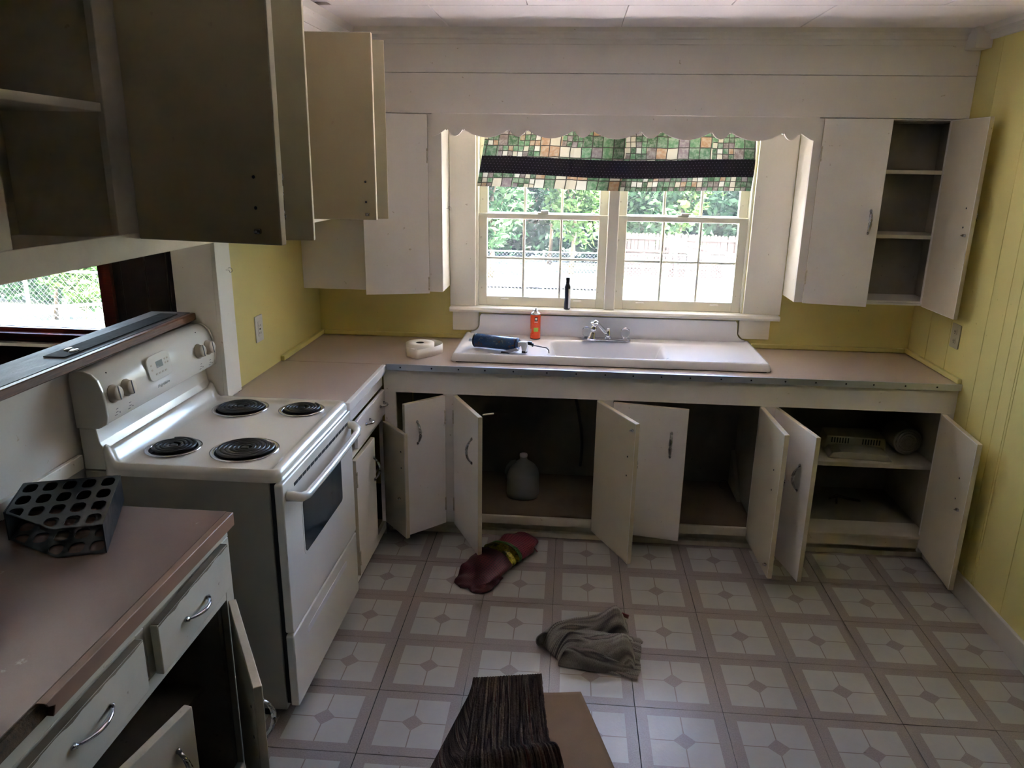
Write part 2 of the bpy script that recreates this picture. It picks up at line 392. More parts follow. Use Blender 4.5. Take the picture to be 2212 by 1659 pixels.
def struct(name, mb, mat, parent=None, **k):
    o = part(name, mb, mat, parent, **k)
    if parent is None: o['kind'] = 'structure'
    return o
def B(*a): return MB().box(*a)
def copyof(o, name, loc, parent, scale=None):
    c = o.copy(); c.name = name; COL.objects.link(c); c.parent = parent; c.location = Vector(loc)-(WL[parent.name] if parent else Vector())
    if scale: c.scale = scale
    return c

# ------------------------------------------------------------------ room shell
XW = 3.226; ZC = 2.475
# floor base and tiles
fl = struct('floor', B(-.13, XW+.02, -5.05, .0, -.06, -.0025), 'black_gap')
TS = .3117; GX, GY, PHI = .915, -.7221, .0048
def tile_mesh():
    h = TS/2-.0009; mb = B(-h, h, -h, h, -.0024, 0.0)
    bm = mb.bm; bmesh.ops.bevel(bm, geom=[e for e in bm.edges if all(v.co.z > -.001 for v in e.verts)], offset=.0008, segments=1, affect='EDGES')
    me = bpy.data.meshes.new('tile'); bm.to_mesh(me); bm.free(); me.materials.append(MATS['floor_tile']); return me
tm = tile_mesh(); rnd = random.Random(4)
for j in range(-1, 14):
    for i in range(-3, 8):
        a, b = TS*i, -TS*j
        x = GX+math.cos(PHI)*a-math.sin(PHI)*b; y = GY+math.sin(PHI)*a+math.cos(PHI)*b
        if x-TS/2 > XW or y < -4.95: continue
        if j == -1 or x < .15: 
            if not (x < .5 and j > 2): 
                if j == -1 and x < .5: continue
        o = bpy.data.objects.new('tile', tm); COL.objects.link(o); o.parent = fl
        dx = -.0008 if i in (-1,) else (.0008 if i == 0 else (-.0004 if i == 2 else 0))
        o.location = Vector((x+dx, y+(.0012 if j == 0 and i <= 0 else 0), rnd.uniform(-.0003, .0003)))-WL['floor']; o.rotation_euler.z = PHI+rnd.uniform(-.0015, .0015)

# ceiling: backing and wide panels with open joints
ce = struct('ceiling', B(-.15, XW+.1, -5.1, .15, ZC+.012, ZC+.08), 'ceiling_paint')
rows = [(-.785, .0, -.012), (-1.59, -.785, .39), (-2.40, -1.59, -.012), (-3.2, -2.4, .39), (-4.0, -3.2, -.012), (-5.05, -4.0, .39)]
for (y0, y1, xo) in rows:
    x = xo
    while x < XW:
        x1 = min(x+.805, XW-.001); x0 = max(x, -.0)
        if x1-x0 > .05: part('panel', B(x0+.0015, x1-.0015, y0+.0015, y1-.0015, ZC, ZC+.0119), 'ceiling_paint' if y0 > -3.3 else 'window_wood', ce, bevel=.002, seg=1)  # unseen rear panels darkened to cut light bounced into the room
        x += .805
# wall_back (window wall): opening x .885-2.335, z 1.10-2.06
OX0, OX1, OZ0, OZ1 = .885, 2.335, 1.085, 2.05
wb = B(0, OX0, 0, .15, -.3, ZC); wb.box(OX1, XW+.15, 0, .15, -.3, ZC); wb.box(OX0, OX1, 0, .15, -.3, OZ0); wb.box(OX0, OX1, 0, .15, OZ1, ZC)
struct('wall_back', wb, 'yellow_paint')
# wall_right: planked yellow panelling, darkened on the unseen near stretch
wr = struct('wall_right', B(XW+.006, XW+.15, -5.05, 0, -.3, ZC), 'yellow_paint')
ys = [0, -.21, -.42, -.715, -.845, -.925, -1.003, -1.02, -1.24, -1.46, -1.64, -1.85, -2.05, -2.07, -2.3, -2.6, -2.9, -3.2, -3.22, -3.5, -3.8, -4.1, -4.4, -4.7, -5.05]
for a, b in zip(ys[:-1], ys[1:]):
    mb = MB()
    mb.box(XW, XW+.006, b+.0012, a-.0012, .005, ZC)
    part('plank', mb, 'yellow_paint' if a > -1.9 else 'panel_wood', wr, bevel=.0012, seg=1)  # unseen near planks turned dark to cut bounced light
# wall_left: yellow part, white part over the pass-through, half wall
struct('wall_left', B(-.165, 0, -1.11, -.0005, -.06, ZC).box(-.165, 0, -5.05, -1.11, 2.0, ZC), 'yellow_paint')
struct('trim_1', B(-.165, .0, -1.24, -1.1105, 0, ZC-.3).box(.0005, .018, -1.242, -1.112, .915, ZC-.3), 'trim_white', bevel=.002)
hw = struct('wall_half', B(-.25, -.13, -2.355, -1.2405, 0, 1.245), 'half_wall_paint')
struct('trim_2', B(-.128, -.112, -3.6, -2.0, .915, .962), 'trim_white', bevel=.002)
struct('trim_3', B(-.25, -.12, -2.40, -2.3555, 0, 1.245).box(-.25, -.125, -5.0, -2.41, 0, 1.245), 'panel_wood')
# wall behind the camera
wf = B(-.15, XW+.15, -5.2, -5.05, 0, ZC)
struct('wall_front', wf, 'panel_wood')
struct('roof', B(-3.9, XW+.2, -5.3, .5, ZC+.09, ZC+.25), 'trim_white')
# soffits (part of the room): boarded face over the sink wall
so = struct('trim_4', B(.302, XW, -.2375, -.002, 2.278, ZC).box(.302, XW, -.236, -.002, 2.092, 2.2762), 'wall_white', bevel=.0015, seg=1)
def crown(x0, x1, y):   # moulding profile under the ceiling
    pr = [(y, 2.405), (y-.006, 2.405), (y-.008, 2.425), (y-.014, 2.43), (y-.018, 2.445), (y-.032, 2.455), (y-.036, ZC), (y, ZC)]
    return MB().prism(pr, 'x', x0, x1)
struct('trim_5', crown(.34, XW-.012, -.238), 'wall_white')
struct('trim_6', B(.0, .30, -5.0, -.241, 2.335, ZC), 'wall_white', bevel=.002)
struct('trim_7', MB().prism([(.3, 2.40), (.306, 2.40), (.312, 2.43), (.33, 2.445), (.338, ZC), (.3, ZC)], 'y', -5.0, -.28), 'wall_white')
struct('trim_8', MB().prism([(XW, 2.42), (XW-.014, 2.42), (XW-.02, 2.44), (XW-.045, 2.45), (XW-.05, ZC), (XW, ZC)], 'y', -5.0, -.33), 'wall_white')
struct('trim_9', B(XW-.075, XW, -.33, -.238, 2.385, ZC-.002), 'wall_white', bevel=.004)
# baseboards
struct('baseboard_right', B(XW-.016, XW, -5.05, -.56, .0, .112), 'half_wall_paint', bevel=.004)
# dining room seen through the pass-through
wd = B(-3.6, -2.4, 0, .15, -.3, ZC); wd.box(-1.25, -.0005, 0, .15, -.3, ZC); wd.box(-2.4, -1.25, 0, .15, -.3, .86); wd.box(-2.4, -1.25, 0, .15, 1.85, ZC)
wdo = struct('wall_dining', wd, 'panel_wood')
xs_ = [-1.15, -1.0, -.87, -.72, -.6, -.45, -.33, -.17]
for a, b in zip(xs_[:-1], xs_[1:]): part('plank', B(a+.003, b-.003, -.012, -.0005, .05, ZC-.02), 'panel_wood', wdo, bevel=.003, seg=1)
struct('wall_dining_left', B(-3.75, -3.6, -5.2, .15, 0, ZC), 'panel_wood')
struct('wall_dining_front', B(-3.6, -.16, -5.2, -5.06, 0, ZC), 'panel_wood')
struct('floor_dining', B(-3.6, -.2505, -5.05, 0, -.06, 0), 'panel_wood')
struct('ceiling_dining', B(-3.75, -.16, -5.2, .15, ZC+.002, ZC+.06), 'trim_white')

# counter-back mouldings
struct('trim_10', B(.002, .022, -.625, -.002, .9155, .94), 'yellow_paint', bevel=.004)
struct('trim_11', B(.023, .838, -.02, -.001, .9155, .938).box(2.40, XW-.022, -.02, -.001, .9155, .938), 'yellow_paint', bevel=.004)
struct('trim_12', B(XW-.021, XW-.001, -.61, -.002, .9155, .94), 'yellow_paint', bevel=.005)

# ------------------------------------------------------------------ window_1 : double window over the sink
w1 = struct('window_1', B(.7475, .887, -.022, -.0005, 1.102, 2.1).box(2.337, 2.5305, -.022, -.0005, 1.102, 2.1)
            .box(.887, 2.337, -.022, -.0005, OZ1, 2.09), 'trim_white', bevel=.002)
part('window_stool', MB().prism([(-.06, 1.074), (-.066, 1.087), (-.06, 1.1), (.10, 1.1), (.10, 1.086), (-.022, 1.086), (-.022, 1.074)], 'x', .748, 2.525), 'trim_white', w1, bevel=.003)
ap = MB().prism([(.76, .963), (.885, .963), (.905, .985), (.905, 1.0735), (.76, 1.0735)], 'y', -.02, -.0005)
part('window_apron', ap, 'trim_white', w1, bevel=.002)
ap = MB().prism([(2.486, .965), (2.345, .965), (2.322, .99), (2.322, 1.0735), (2.486, 1.0735)], 'y', -.02, -.0005)
part('window_apron', ap, 'trim_white', w1, bevel=.002)
part('mullion', B(1.592, 1.648, -.022, .14, 1.1005, OZ1), 'trim_white', w1, bevel=.004)
part('jamb', B(.8855, .90, -.0, .14, 1.1005, OZ1), 'sash_paint', w1, bevel=.002)
part('jamb', B(2.325, 2.3345, -.0, .14, 1.1005, OZ1), 'sash_paint', w1, bevel=.002)
part('window_sill', B(.90, 2.33, .101, .18, 1.06, 1.09), 'trim_white', w1)
def sash(x0, x1, z0, z1, y, st, rb, rtp, nx, nz, dep=.034):
    """sash frame > muntins, panes"""
    fr = B(x0, x0+st, y, y+dep, z0, z1); fr.box(x1-st, x1, y, y+dep, z0, z1); fr.box(x0+st, x1-st, y, y+dep, z0, z0+rb); fr.box(x0+st, x1-st, y, y+dep, z1-rtp, z1)
    f = part('sash', fr, 'sash_paint', w1, bevel=.0025)
    gx0, gx1, gz0, gz1 = x0+st, x1-st, z0+rb, z1-rtp
    mw = .013
    for k in range(1, nx):
        xx = gx0+(gx1-gx0)*k/nx; part('muntin', B(xx-mw/2, xx+mw/2, y+.002, y+dep-.004, gz0, gz1), 'sash_paint', f, bevel=.003, seg=1)
    for k in range(1, nz):
        zz = gz0+(gz1-gz0)*k/nz
        for q in range(nx):
            a = gx0+(gx1-gx0)*q/nx+(mw/2 if q else 0); b = gx0+(gx1-gx0)*(q+1)/nx-(mw/2 if q < nx-1 else 0)
            part('muntin', B(a, b, y+.002, y+dep-.004, zz-mw/2, zz+mw/2), 'sash_paint', f, bevel=.003, seg=1)
    for q in range(nx):
        for k in range(nz):
            a = gx0+(gx1-gx0)*q/nx+(mw/2 if q else 0); b = gx0+(gx1-gx0)*(q+1)/nx-(mw/2 if q < nx-1 else 0)
            c_ = gz0+(gz1-gz0)*k/nz+(mw/2 if k else 0); d = gz0+(gz1-gz0)*(k+1)/nz-(mw/2 if k < nz-1 else 0)
            part('pane', B(a+.0003, b-.0003, y+dep*.6, y+dep*.6+.003, c_+.0003, d-.0003), 'window_glass', f)
    return f
for (a, b) in ((.9005, 1.5915), (1.6485, 2.3245)):
    lo = sash(a, b, 1.101, 1.602, .018, .045, .052, .028, 3, 2)
    uo = sash(a, b, 1.575, 2.045, .055, .045, .032, .04, 3, 2)
    m = (a+b)/2
    part('sash_lock', B(m-.03, m+.03, .02, .045, 1.603, 1.612).box(m-.012, m+.03, .014, .03, 1.6125, 1.622), 'trim_white', lo, bevel=.002)
    for q in (-.2, .2): part('sash_lift', B(m+q-.022, m+q+.022, .006, .0178, 1.135, 1.142), 'trim_white', lo, bevel=.002)

# valance board with scalloped edge
px = lambda u: .70+(u-955)*1.845/783
pts = []
def arc(u0, u1, zt, zb, n=10, f=lambda t: math.sin(PI*t)):
    for k in range(n+1):
        q = k/n; pts.append((px(u0+(u1-u0)*q), zt-(zt-zb)*f(q)))
ZN, ZB = 2.018, 1.984
arc(955, 984, ZN, 1.985, 8, lambda q: math.cos(q*PI/2))
for s0, s1, l1 in ((989, 1020, 1114), (1118, 1153, 1248), (1252, 1287, 1384), (1388, 1427, 1526), (1530, 1565, 1668), (1672, 1701, None)):
    pts.append((px(s0-2), ZN-.006)); arc(s0, s1, ZN, ZB+.003, 9, lambda q: math.sin(PI*q)**.8)
    pts.append((px(s1+1), ZN-.006)); 
    if l1: arc(s1+4, l1, ZN, ZB-.002, 14, lambda q: math.sin(PI*q)**.85)
arc(1706, 1738, ZN, 1.985, 8, lambda q: math.sin(q*PI/2))
pts += [(px(1738), 2.0905), (px(955), 2.0905)]
val = part('valance_board', MB().prism(pts, 'y', -.256, -.2365), 'cabinet_paint', None)
tag(val, 'long white scalloped wooden valance board above the sink window', 'valance')

# curtain
cr = thing('curtain', 'short patchwork curtain in green, cream and plum over the sink window', 'curtain', (1.61, -.05, 2.03))
def cz(u, v):   # u across, v down
    xl = .944-.046*v**1.2; xr = 2.302+.01*math.sin(v*3)
    x = xl+(xr-xl)*u
    z = 2.03-(2.03-(1.738+.006*math.sin(u*7+1)))*v
    amp = .006+.010*v
    y = -.055+amp*(math.sin(u*31+math.sin(u*9)*1.5)*.6+math.sin(u*67+2)*.25+(1.3 if .325 < u < .333 else 0))-.006*v
    return Vector((x, y, z))
part('cloth', MB().grid(cz, 160, 26, uv=lambda a, b: (a*1.42, .30-b*.30)), 'curtain_cloth', cr)
def cb(u, v):
    w = .475+.30*v; w += .018*math.sin(u*5.5-1.2); p = cz(u, w); p.y -= .0025+.0012*math.sin(v*PI); return p
part('band', MB().grid(cb, 160, 6, uv=lambda a, b: (a*1.42, .085*(1-b))), 'curtain_band', cr)
part('curtain_rod', MB().tube([(.905, -.052, 2.025), (2.32, -.052, 2.025)], .005, 8), 'old_chrome', cr)

# ------------------------------------------------------------------ doors and pulls
def pull(p0, p1, out, name='handle', parent=None, mat='old_chrome', reach=.028, wid=.0075):
    """arched bow pull between feet p0 and p1, bulging along out"""
    p0, p1, out = Vector(p0), Vector(p1), Vector(out).normalized(); d = p1-p0
    pts = []; rs = []
    for k in range(15):
        q = k/14; pts.append(p0+d*q+out*(reach*(math.sin(PI*q)**.62)+.001)); rs.append(wid*(.62+.55*math.sin(PI*q)))
    mb = MB().tube(pts, rs, 8, flat=.75)
    for p, s in ((p0, -1), (p1, 1)):
        e = p+d.normalized()*s*.010; mb.tube([e+out*.001, p+out*.003], [.0035, .0075], 8)
    return part(name, mb, mat, parent)
def hinge_leaf(x, y, z, parent, dx=(1, 0, 0)):
    mb = MB().tube([(x, y, z-.02), (x, y, z+.02)], .0035, 8); mb.tube([(x, y, z-.035), (x, y, z-.022)], .0045, 6); mb.tube([(x, y, z+.022), (x, y, z+.035)], .0045, 6)
    return part('hinge', mb, 'worn_paint', parent)
LUSED = []
def door(parent, h, f, z0, z1, thick, in_side, handle=None, holes=True, catch=None, mat='cabinet_paint', name='door', th2=None, hinges=(.16, .84)):
    """slab from hinge h=(x,y) to free edge f=(x,y); in_side = +1/-1 says on which side (left of direction h->f) the inside face lies"""
    h = Vector((*h, 0)); f = Vector((*f, 0)); d = (f-h).normalized(); n = Vector((-d.y, d.x, 0))*in_side; L = (f-h).length
    Mx = Matrix((d, n, Vector((0, 0, 1)))).transposed().to_4x4(); Mx.translation = h
    mb = MB().box(0, L, -thick, 0, z0, z1, Mx)     # inside face at local y=0, outside at -thick
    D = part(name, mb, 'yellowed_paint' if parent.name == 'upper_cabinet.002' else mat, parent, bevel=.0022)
    D.data.materials.append(MATS['edge_paint'])
    for pl in D.data.polygons:
        if abs(pl.normal.dot(d)) > .8 or abs(pl.normal.z) > .8: pl.material_index = 1
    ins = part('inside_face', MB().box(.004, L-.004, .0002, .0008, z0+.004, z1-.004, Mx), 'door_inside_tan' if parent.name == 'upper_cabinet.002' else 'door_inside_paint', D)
    if handle:
        ha, hz, hl = handle
        pull(Mx @ Vector((ha, -thick, hz-hl/2)), Mx @ Vector((ha, -thick, hz+hl/2)), -n, parent=D)
        if holes:
            for q in (-1, 1): part('screw', MB().lathe([(.0045, 0), (.004, .0015), (.001, .002)], M=Matrix.Translation(Mx @ Vector((ha, .0008, hz+q*hl*.42))) @ Matrix((d, Vector((0, 0, 1)), n)).transposed().to_4x4(), seg=8), 'dark_metal', D)
    if catch: 
        c0, czz = catch; part('catch', MB().box(c0-.008, c0+.008, .0009, .012, czz-.006, czz+.006, Mx).box(c0-.004, c0+.004, .0121, .02, czz-.003, czz+.003, Mx), 'old_chrome', D, bevel=.002, seg=1)
    for q in hinges:
        p = Mx @ Vector((0.002, -thick-.001, 0)); hinge_leaf(p.x, p.y, z0+(z1-z0)*q, D)
    return D

# ------------------------------------------------------------------ sink-wall base cabinet run
YF = -.60
base = thing('sink_base_cabinet', 'long white base cabinet run under the sink with doors hanging open', 'cabinet', (1.87, -.3, 0))
ff = B(.506, XW-.001, YF, YF+.019, .768, .892)
for a, b, zb_ in ((.506, .565, .075), (.802, .871, .075), (1.559, 1.637, .075), (2.336, 2.422, .075), (3.172, XW-.001, .04)): ff.box(a, b, YF, YF+.0192, zb_, .7685)
part('face_frame', ff, 'cabinet_paint', base, bevel=.0015, seg=1)
rail = MB()
for a, b in ((.566, .801), (.872, 1.558), (1.638, 2.335)): rail.box(a, b, YF+.002, YF+.02, .078, .122)
part('bottom_rail', rail, 'worn_paint', base, bevel=.002, seg=1)
part('bottom_rail', B(2.423, 3.171, YF+.002, YF+.02, .06, .115), 'worn_paint', base, bevel=.002, seg=1)
part('toe_board', B(.52, XW-.002, -.545, -.53, .0, .077).box(.52, XW-.002, -.575, -.546, .0, .028), 'worn_paint', base, bevel=.002, seg=1)
part('floor_board', B(.53, 2.38, YF+.021, -.03, .11, .124), 'plywood_stained', base)
part('floor_board', B(2.381, XW-.003, YF-.012, -.46, .116, .13), 'worn_paint', base, bevel=.002, seg=1)
part('floor_board', B(2.381, XW-.003, -.459, -.03, .11, .126), 'cabinet_interior', base)
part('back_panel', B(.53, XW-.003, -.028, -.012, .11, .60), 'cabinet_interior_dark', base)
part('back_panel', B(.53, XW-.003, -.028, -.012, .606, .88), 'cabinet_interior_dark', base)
part('batten', B(.9, 2.2, -.045, -.0285, .59, .605), 'cabinet_interior_dark', base)
part('partition', B(2.37, 2.388, YF+.021, -.03, .1265, .89), 'cabinet_interior', base)
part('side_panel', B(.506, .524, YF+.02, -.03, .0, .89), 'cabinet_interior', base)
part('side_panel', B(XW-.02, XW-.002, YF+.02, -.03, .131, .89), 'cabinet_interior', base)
part('shelf', B(2.389, XW-.021, -.555, -.03, .462, .484), 'cabinet_interior', base, bevel=.002)
part('shelf', B(.53, .80, -.55, -.03, .45, .468), 'cabinet_interior', base)
part('support_board', MB().prism([(-.05, .127), (-.05, .33), (-.30, .127)], 'x', 2.345, 2.365), 'cabinet_interior', base)
part('support_board', B(2.22, 2.345, -.06, -.05, .70, .86), 'cabinet_interior', base)
DT = .021
door(base, (.800, YF-.001), (.634, -.765), .078, .764, DT, -1, handle=(.165, .61, .105), holes=False)
d3 = door(base, (.873, YF-.001), (1.036, -.915), .072, .766, DT, 1, handle=(.275, .575, .115), catch=(.30, .60))
part('dowel', MB().tube([(1.036, -.905, .772), (1.085, -.895, .778)], .004, 8), 'dowel_wood', d3)
door(base, (1.557, YF-.001), (1.722, -.925), .068, .765, DT, -1, handle=(.31, .545, .11), catch=(.345, .73))
door(base, (1.640, YF-.001), (1.990, -.668), .078, .764, DT, 1, handle=(.285, .58, .115))
door(base, (2.333, YF-.001), (2.350, -.985), .07, .765, DT, -1, handle=(.30, .52, .115), catch=(.355, .125))
door(base, (2.425, YF-.001), (2.498, -.998), .07, .765, DT, 1, handle=(.30, .535, .115))
door(base, (3.168, YF-.001), (3.135, -1.0), .072, .765, DT, -1, handle=(.30, .52, .115), catch=(.35, .44))

# countertop on the sink wall, with screwed metal edging
ct = thing('sink_countertop', 'tan laminate countertop along the sink wall with screwed metal edging', 'countertop', (1.6, -.3, .893))
topm = B(.001, 1.30, -.6175, -.0215, .8935, .9145).box(1.92, XW-.0015, -.6175, -.0215, .8935, .9145).box(1.3005, 1.9195, -.6175, -.50, .8935, .9145).box(1.3005, 1.9195, -.12, -.0215, .8935, .9145)
part('top', topm, 'laminate', ct)
part('metal_edging', B(.527, XW-.001, -.6205, -.6177, .886, .916).box(.527, XW-.001, -.6177, -.608, .9147, .916), 'aluminium', ct)
for k in range(19):
    x = .60+k*.14+rnd.uniform(-.012, .012)
    part('screw', MB().lathe([(.0042, -.6206), (.0042, -.6214), (.001, -.6219)], c=(x, 0, .901), axis='y', seg=8), 'dark_metal', ct)

# ------------------------------------------------------------------ sink
sk = thing('drainboard_sink', 'white porcelain drainboard sink with one shallow central bowl', 'sink', (1.61, -.27, .915))
SX0, SX1, SY0, SY1 = .828, 2.388, -.527, -.022
def sstep(a, b, x): t_ = max(0, min(1, (x-a)/(b-a))); return t_*t_*(3-2*t_)
def sz(x, y):
    z = .952
    ex = min(x-SX0, SX1-x); ey = y-SY0; e = min(ex, ey)
    z += .004*(1-sstep(.02, .045, e)) - .03*(1-sstep(0, .016, e))**2
    if y < -.13:                                        # drainboards slope gently to the bowl
        kx = max(0, 1-abs(x-1.61)/.72); z -= .006*kx*sstep(-.13, -.17, y)*sstep(0.02, .06, e)
    bx = min(x-1.305, 1.905-x); by = min(y+.478, -.142-y)
    if bx > 0 and by > 0:
        r = .05; b_ = min(bx, by) if not (bx < r and by < r) else r-math.hypot(r-bx, r-by)
        z -= .165*sstep(0, .075, b_)
    else:
        dx = max(0, -bx); dy = max(0, -by); dd = math.hypot(dx, dy)
        z += .0025*math.exp(-(dd/.012)**2)
    bs = sstep(-.055, -.03, y)
    return z
NXs = [SX0+(SX1-SX0)*k/150 for k in range(151)]; NYs = [SY0+(SY1-SY0)*k/64 for k in range(65)]
mb = MB(); rc = .028
V = []
for x in NXs:
    rowv = []
    for y in NYs:
        xx, yy = x, y
        for (cx_, sgn) in ((SX0+rc, -1), (SX1-rc, 1)):   # round the two front corners
            if (xx-cx_)*sgn > 0 and yy < SY0+rc:
                dx, dy = (xx-cx_), (yy-(SY0+rc)); m = max(abs(dx), abs(dy)); hh = math.hypot(dx, dy)
                if hh > 0: xx = cx_+dx*m/hh; yy = SY0+rc+dy*m/hh
        rowv.append(mb.bm.verts.new((xx, yy, sz(x, y))))
    V.append(rowv)
for i in range(150):
    for j in range(64):
        f = mb.bm.faces.new((V[i][j], V[i+1][j], V[i+1][j+1], V[i][j+1])); f.smooth = True
rim = [V[i][0] for i in range(151)]+[V[150][j] for j in range(1, 65)]+[V[i][64] for i in range(149, -1, -1)]+[V[0][j] for j in range(63, 0, -1)]
low = [mb.bm.verts.new((v_.co.x, v_.co.y, .9165)) for v_ in rim]
for k in range(len(rim)):
    K = (k+1) % len(rim); f = mb.bm.faces.new((rim[k], low[k], low[K], rim[K])); f.smooth = True
part('basin', mb, 'porcelain', sk, recalc=False)
mbb = MB()
nb = 90; prof_pts = []
def bs_top(x):
    e = min(x-.86, 2.365-x)
    return .955+.112*min(1.0, max(0, e/.05))**.5 if e < .05 else 1.0665
outl = [(.862, .95)]
for k in range(13): q = k/12; a_ = q*PI/2; outl.append((.866+.046*(math.sin(a_)), .962+.045*(1-math.cos(a_))))
outl += [(.914, 1.05), (.922, 1.064)] + [(2.30, 1.066), (2.309, 1.052)]
for k in range(13): q = 1-k/12; a_ = q*PI/2; outl.append((2.357-.046*math.sin(a_), .962+.045*(1-math.cos(a_))))
outl += [(2.361, .95)]
part('backsplash', MB().prism(outl, 'y', -.047, -.0215), 'porcelain', sk, bevel=.004, seg=3)
part('drain', MB().lathe([(.042, .795), (.042, .7985), (.03, .7975), (.028, .79)], c=(1.61, -.3, 0), seg=24), 'chrome', sk)
part('bead', MB().tube([(.829, -.07, .9165), (.829, -.50, .9165), (.86, -.5285, .9165), (2.36, -.5285, .9165), (2.3885, -.50, .9165), (2.3885, -.07, .9165)], .0022, 6), 'glue_bead', sk)

# faucet
fc = thing('faucet', 'chrome two-handle faucet with swivel spout and clear knobs', 'faucet', (1.606, -.13, .957))
part('base_plate', B(1.475, 1.737, -.155, -.103, .957, .969), 'chrome', fc, bevel=.006, seg=3)
for x in (1.503, 1.708):
    k = part('knob', MB().lathe([(.012, .9695), (.012, .978), (.021, .982), (.024, 1.0), (.022, 1.02), (.013, 1.024), (.004, 1.024)], c=(x, -.128, 0), seg=10), 'crystal', fc)
    part('knob_cap', MB().lathe([(.011, 1.0245), (.009, 1.029), (.002, 1.03)], c=(x, -.128, 0), seg=10), 'chrome', k)
part('spout', MB().lathe([(.018, .9695), (.015, .985), (.014, 1.005), (.009, 1.02), (.006, 1.024)], c=(1.617, -.128, 0), seg=14)
     .tube([(1.614, -.132, .992), (1.598, -.15, 1.01), (1.572, -.185, 1.045), (1.555, -.205, 1.066), (1.546, -.215, 1.074), (1.542, -.219, 1.070)], [.011, .010, .009, .009, .010, .010], 10), 'chrome', fc)
part('aerator', MB().lathe([(.013, 1.072), (.021, 1.068), (.020, 1.062), (.014, 1.056), (.013, 1.048), (.018, 1.042), (.018, 1.03), (.011, 1.024), (.010, 1.02), (.017, 1.012), (.017, .998), (.022, .992), (.023, .978), (.013, .972), (.004, .972)],
     M=Matrix.Rotation(R(8), 4, 'Y') @ Matrix.Translation((0, 0, -1.07)), c=(1.541, -.219, 1.07), seg=16), 'chrome', fc)

# ------------------------------------------------------------------ upper cabinets on the sink wall
YU = -.24
ur = thing('upper_cabinet', 'white wall cabinet right of the window, one door open on shelves', 'cabinet', (2.88, -.12, 1.21))
f = B(2.532, 2.572, YU, YU+.018, 1.212, 2.088).box(3.150, XW-.001, YU, YU+.018, 1.212, 2.088).box(2.5725, 3.1495, YU, YU+.018, 2.084, 2.0885).box(2.5725, 3.1495, YU, YU+.018, 1.212, 1.222)
part('face_frame', f, 'cabinet_paint', ur, bevel=.001, seg=1)
part('side_panel', B(2.532, 2.548, YU+.0185, -.023, 1.212, 2.088), 'trim_white', ur, bevel=.001, seg=1)
part('side_panel', B(XW-.016, XW-.001, YU+.0185, -.002, 1.2305, 2.088), 'cabinet_interior', ur)
part('back_panel', B(2.549, XW-.0165, -.012, -.002, 1.2305, 2.088), 'cabinet_interior', ur)
part('bottom_board', B(2.549, XW-.001, YU+.0185, -.002, 1.214, 1.23), 'cabinet_paint', ur)
part('top_board', B(2.549, XW-.0165, YU+.0185, -.0125, 2.078, 2.088), 'cabinet_interior', ur)
for z in (1.548, 1.852): part('shelf', B(2.549, XW-.0165, YU+.0187, -.0125, z-.011, z+.007), 'door_inside_paint', ur, bevel=.001, seg=1)
door(ur, (2.572, YU-.001), (2.862, -.300), 1.211, 2.086, .018, 1, handle=(.255, 1.62, .10), holes=False, hinges=(.15, .82))
door(ur, (3.150, YU-.001), (3.158, -.565), 1.208, 2.086, .019, -1, handle=(.265, 1.66, .10), catch=(.295, 1.585), hinges=(.15, .85))
ul = thing('upper_cabinet', 'white wall cabinet between the left corner and the window', 'cabinet', (.37, -.12, 1.21))
f = B(.001, .36, YU, YU+.018, 1.212, 2.088).box(.676, .746, YU, YU+.018, 1.212, 2.088).box(.3605, .6755, YU, YU+.018, 2.084, 2.0885).box(.3605, .6755, YU, YU+.018, 1.212, 1.222)
part('face_frame', f, 'cabinet_paint', ul, bevel=.001, seg=1)
part('side_panel', B(.730, .746, YU+.0185, -.023, 1.212, 2.088), 'trim_white', ul, bevel=.001, seg=1)
part('bottom_board', B(.001, .7295, YU+.0185, -.002, 1.214, 1.23), 'cabinet_paint', ul)
part('back_panel', B(.001, .7295, -.012, -.002, 1.2305, 2.088), 'cabinet_interior', ul)
part('shelf', B(.001, .7295, YU+.0187, -.0125, 1.54, 1.558), 'door_inside_paint', ul)
door(ul, (.674, YU-.001), (.362, -.335), 1.205, 2.086, .018, -1, holes=False, hinges=(.06, .78))
def cup_hook(p, out):
    p = Vector(p); out = Vector(out); pts = [p-out*.0015, p+out*.012]
    s_ = out.cross(Vector((0, 0, 1)))
    for k in range(9):
        a_ = -PI/2+k*PI*1.25/8; pts.append(p+out*(.012+.010*math.cos(a_)+.004)+Vector((0, 0, -.0+.010*math.sin(a_)+.0)))
    return MB().tube(pts, .0013, 6)
h = part('cup_hook', cup_hook((.7465, -.115, 1.63), (1, 0, 0)), 'old_chrome'); tag(h, 'small wire cup hook on the cabinet side left of the window', 'hook')
h = part('cup_hook', cup_hook((.0185, -1.16, 1.435), (1, 0, 0)), 'old_chrome'); tag(h, 'small wire cup hook on the white post above the stove', 'hook')

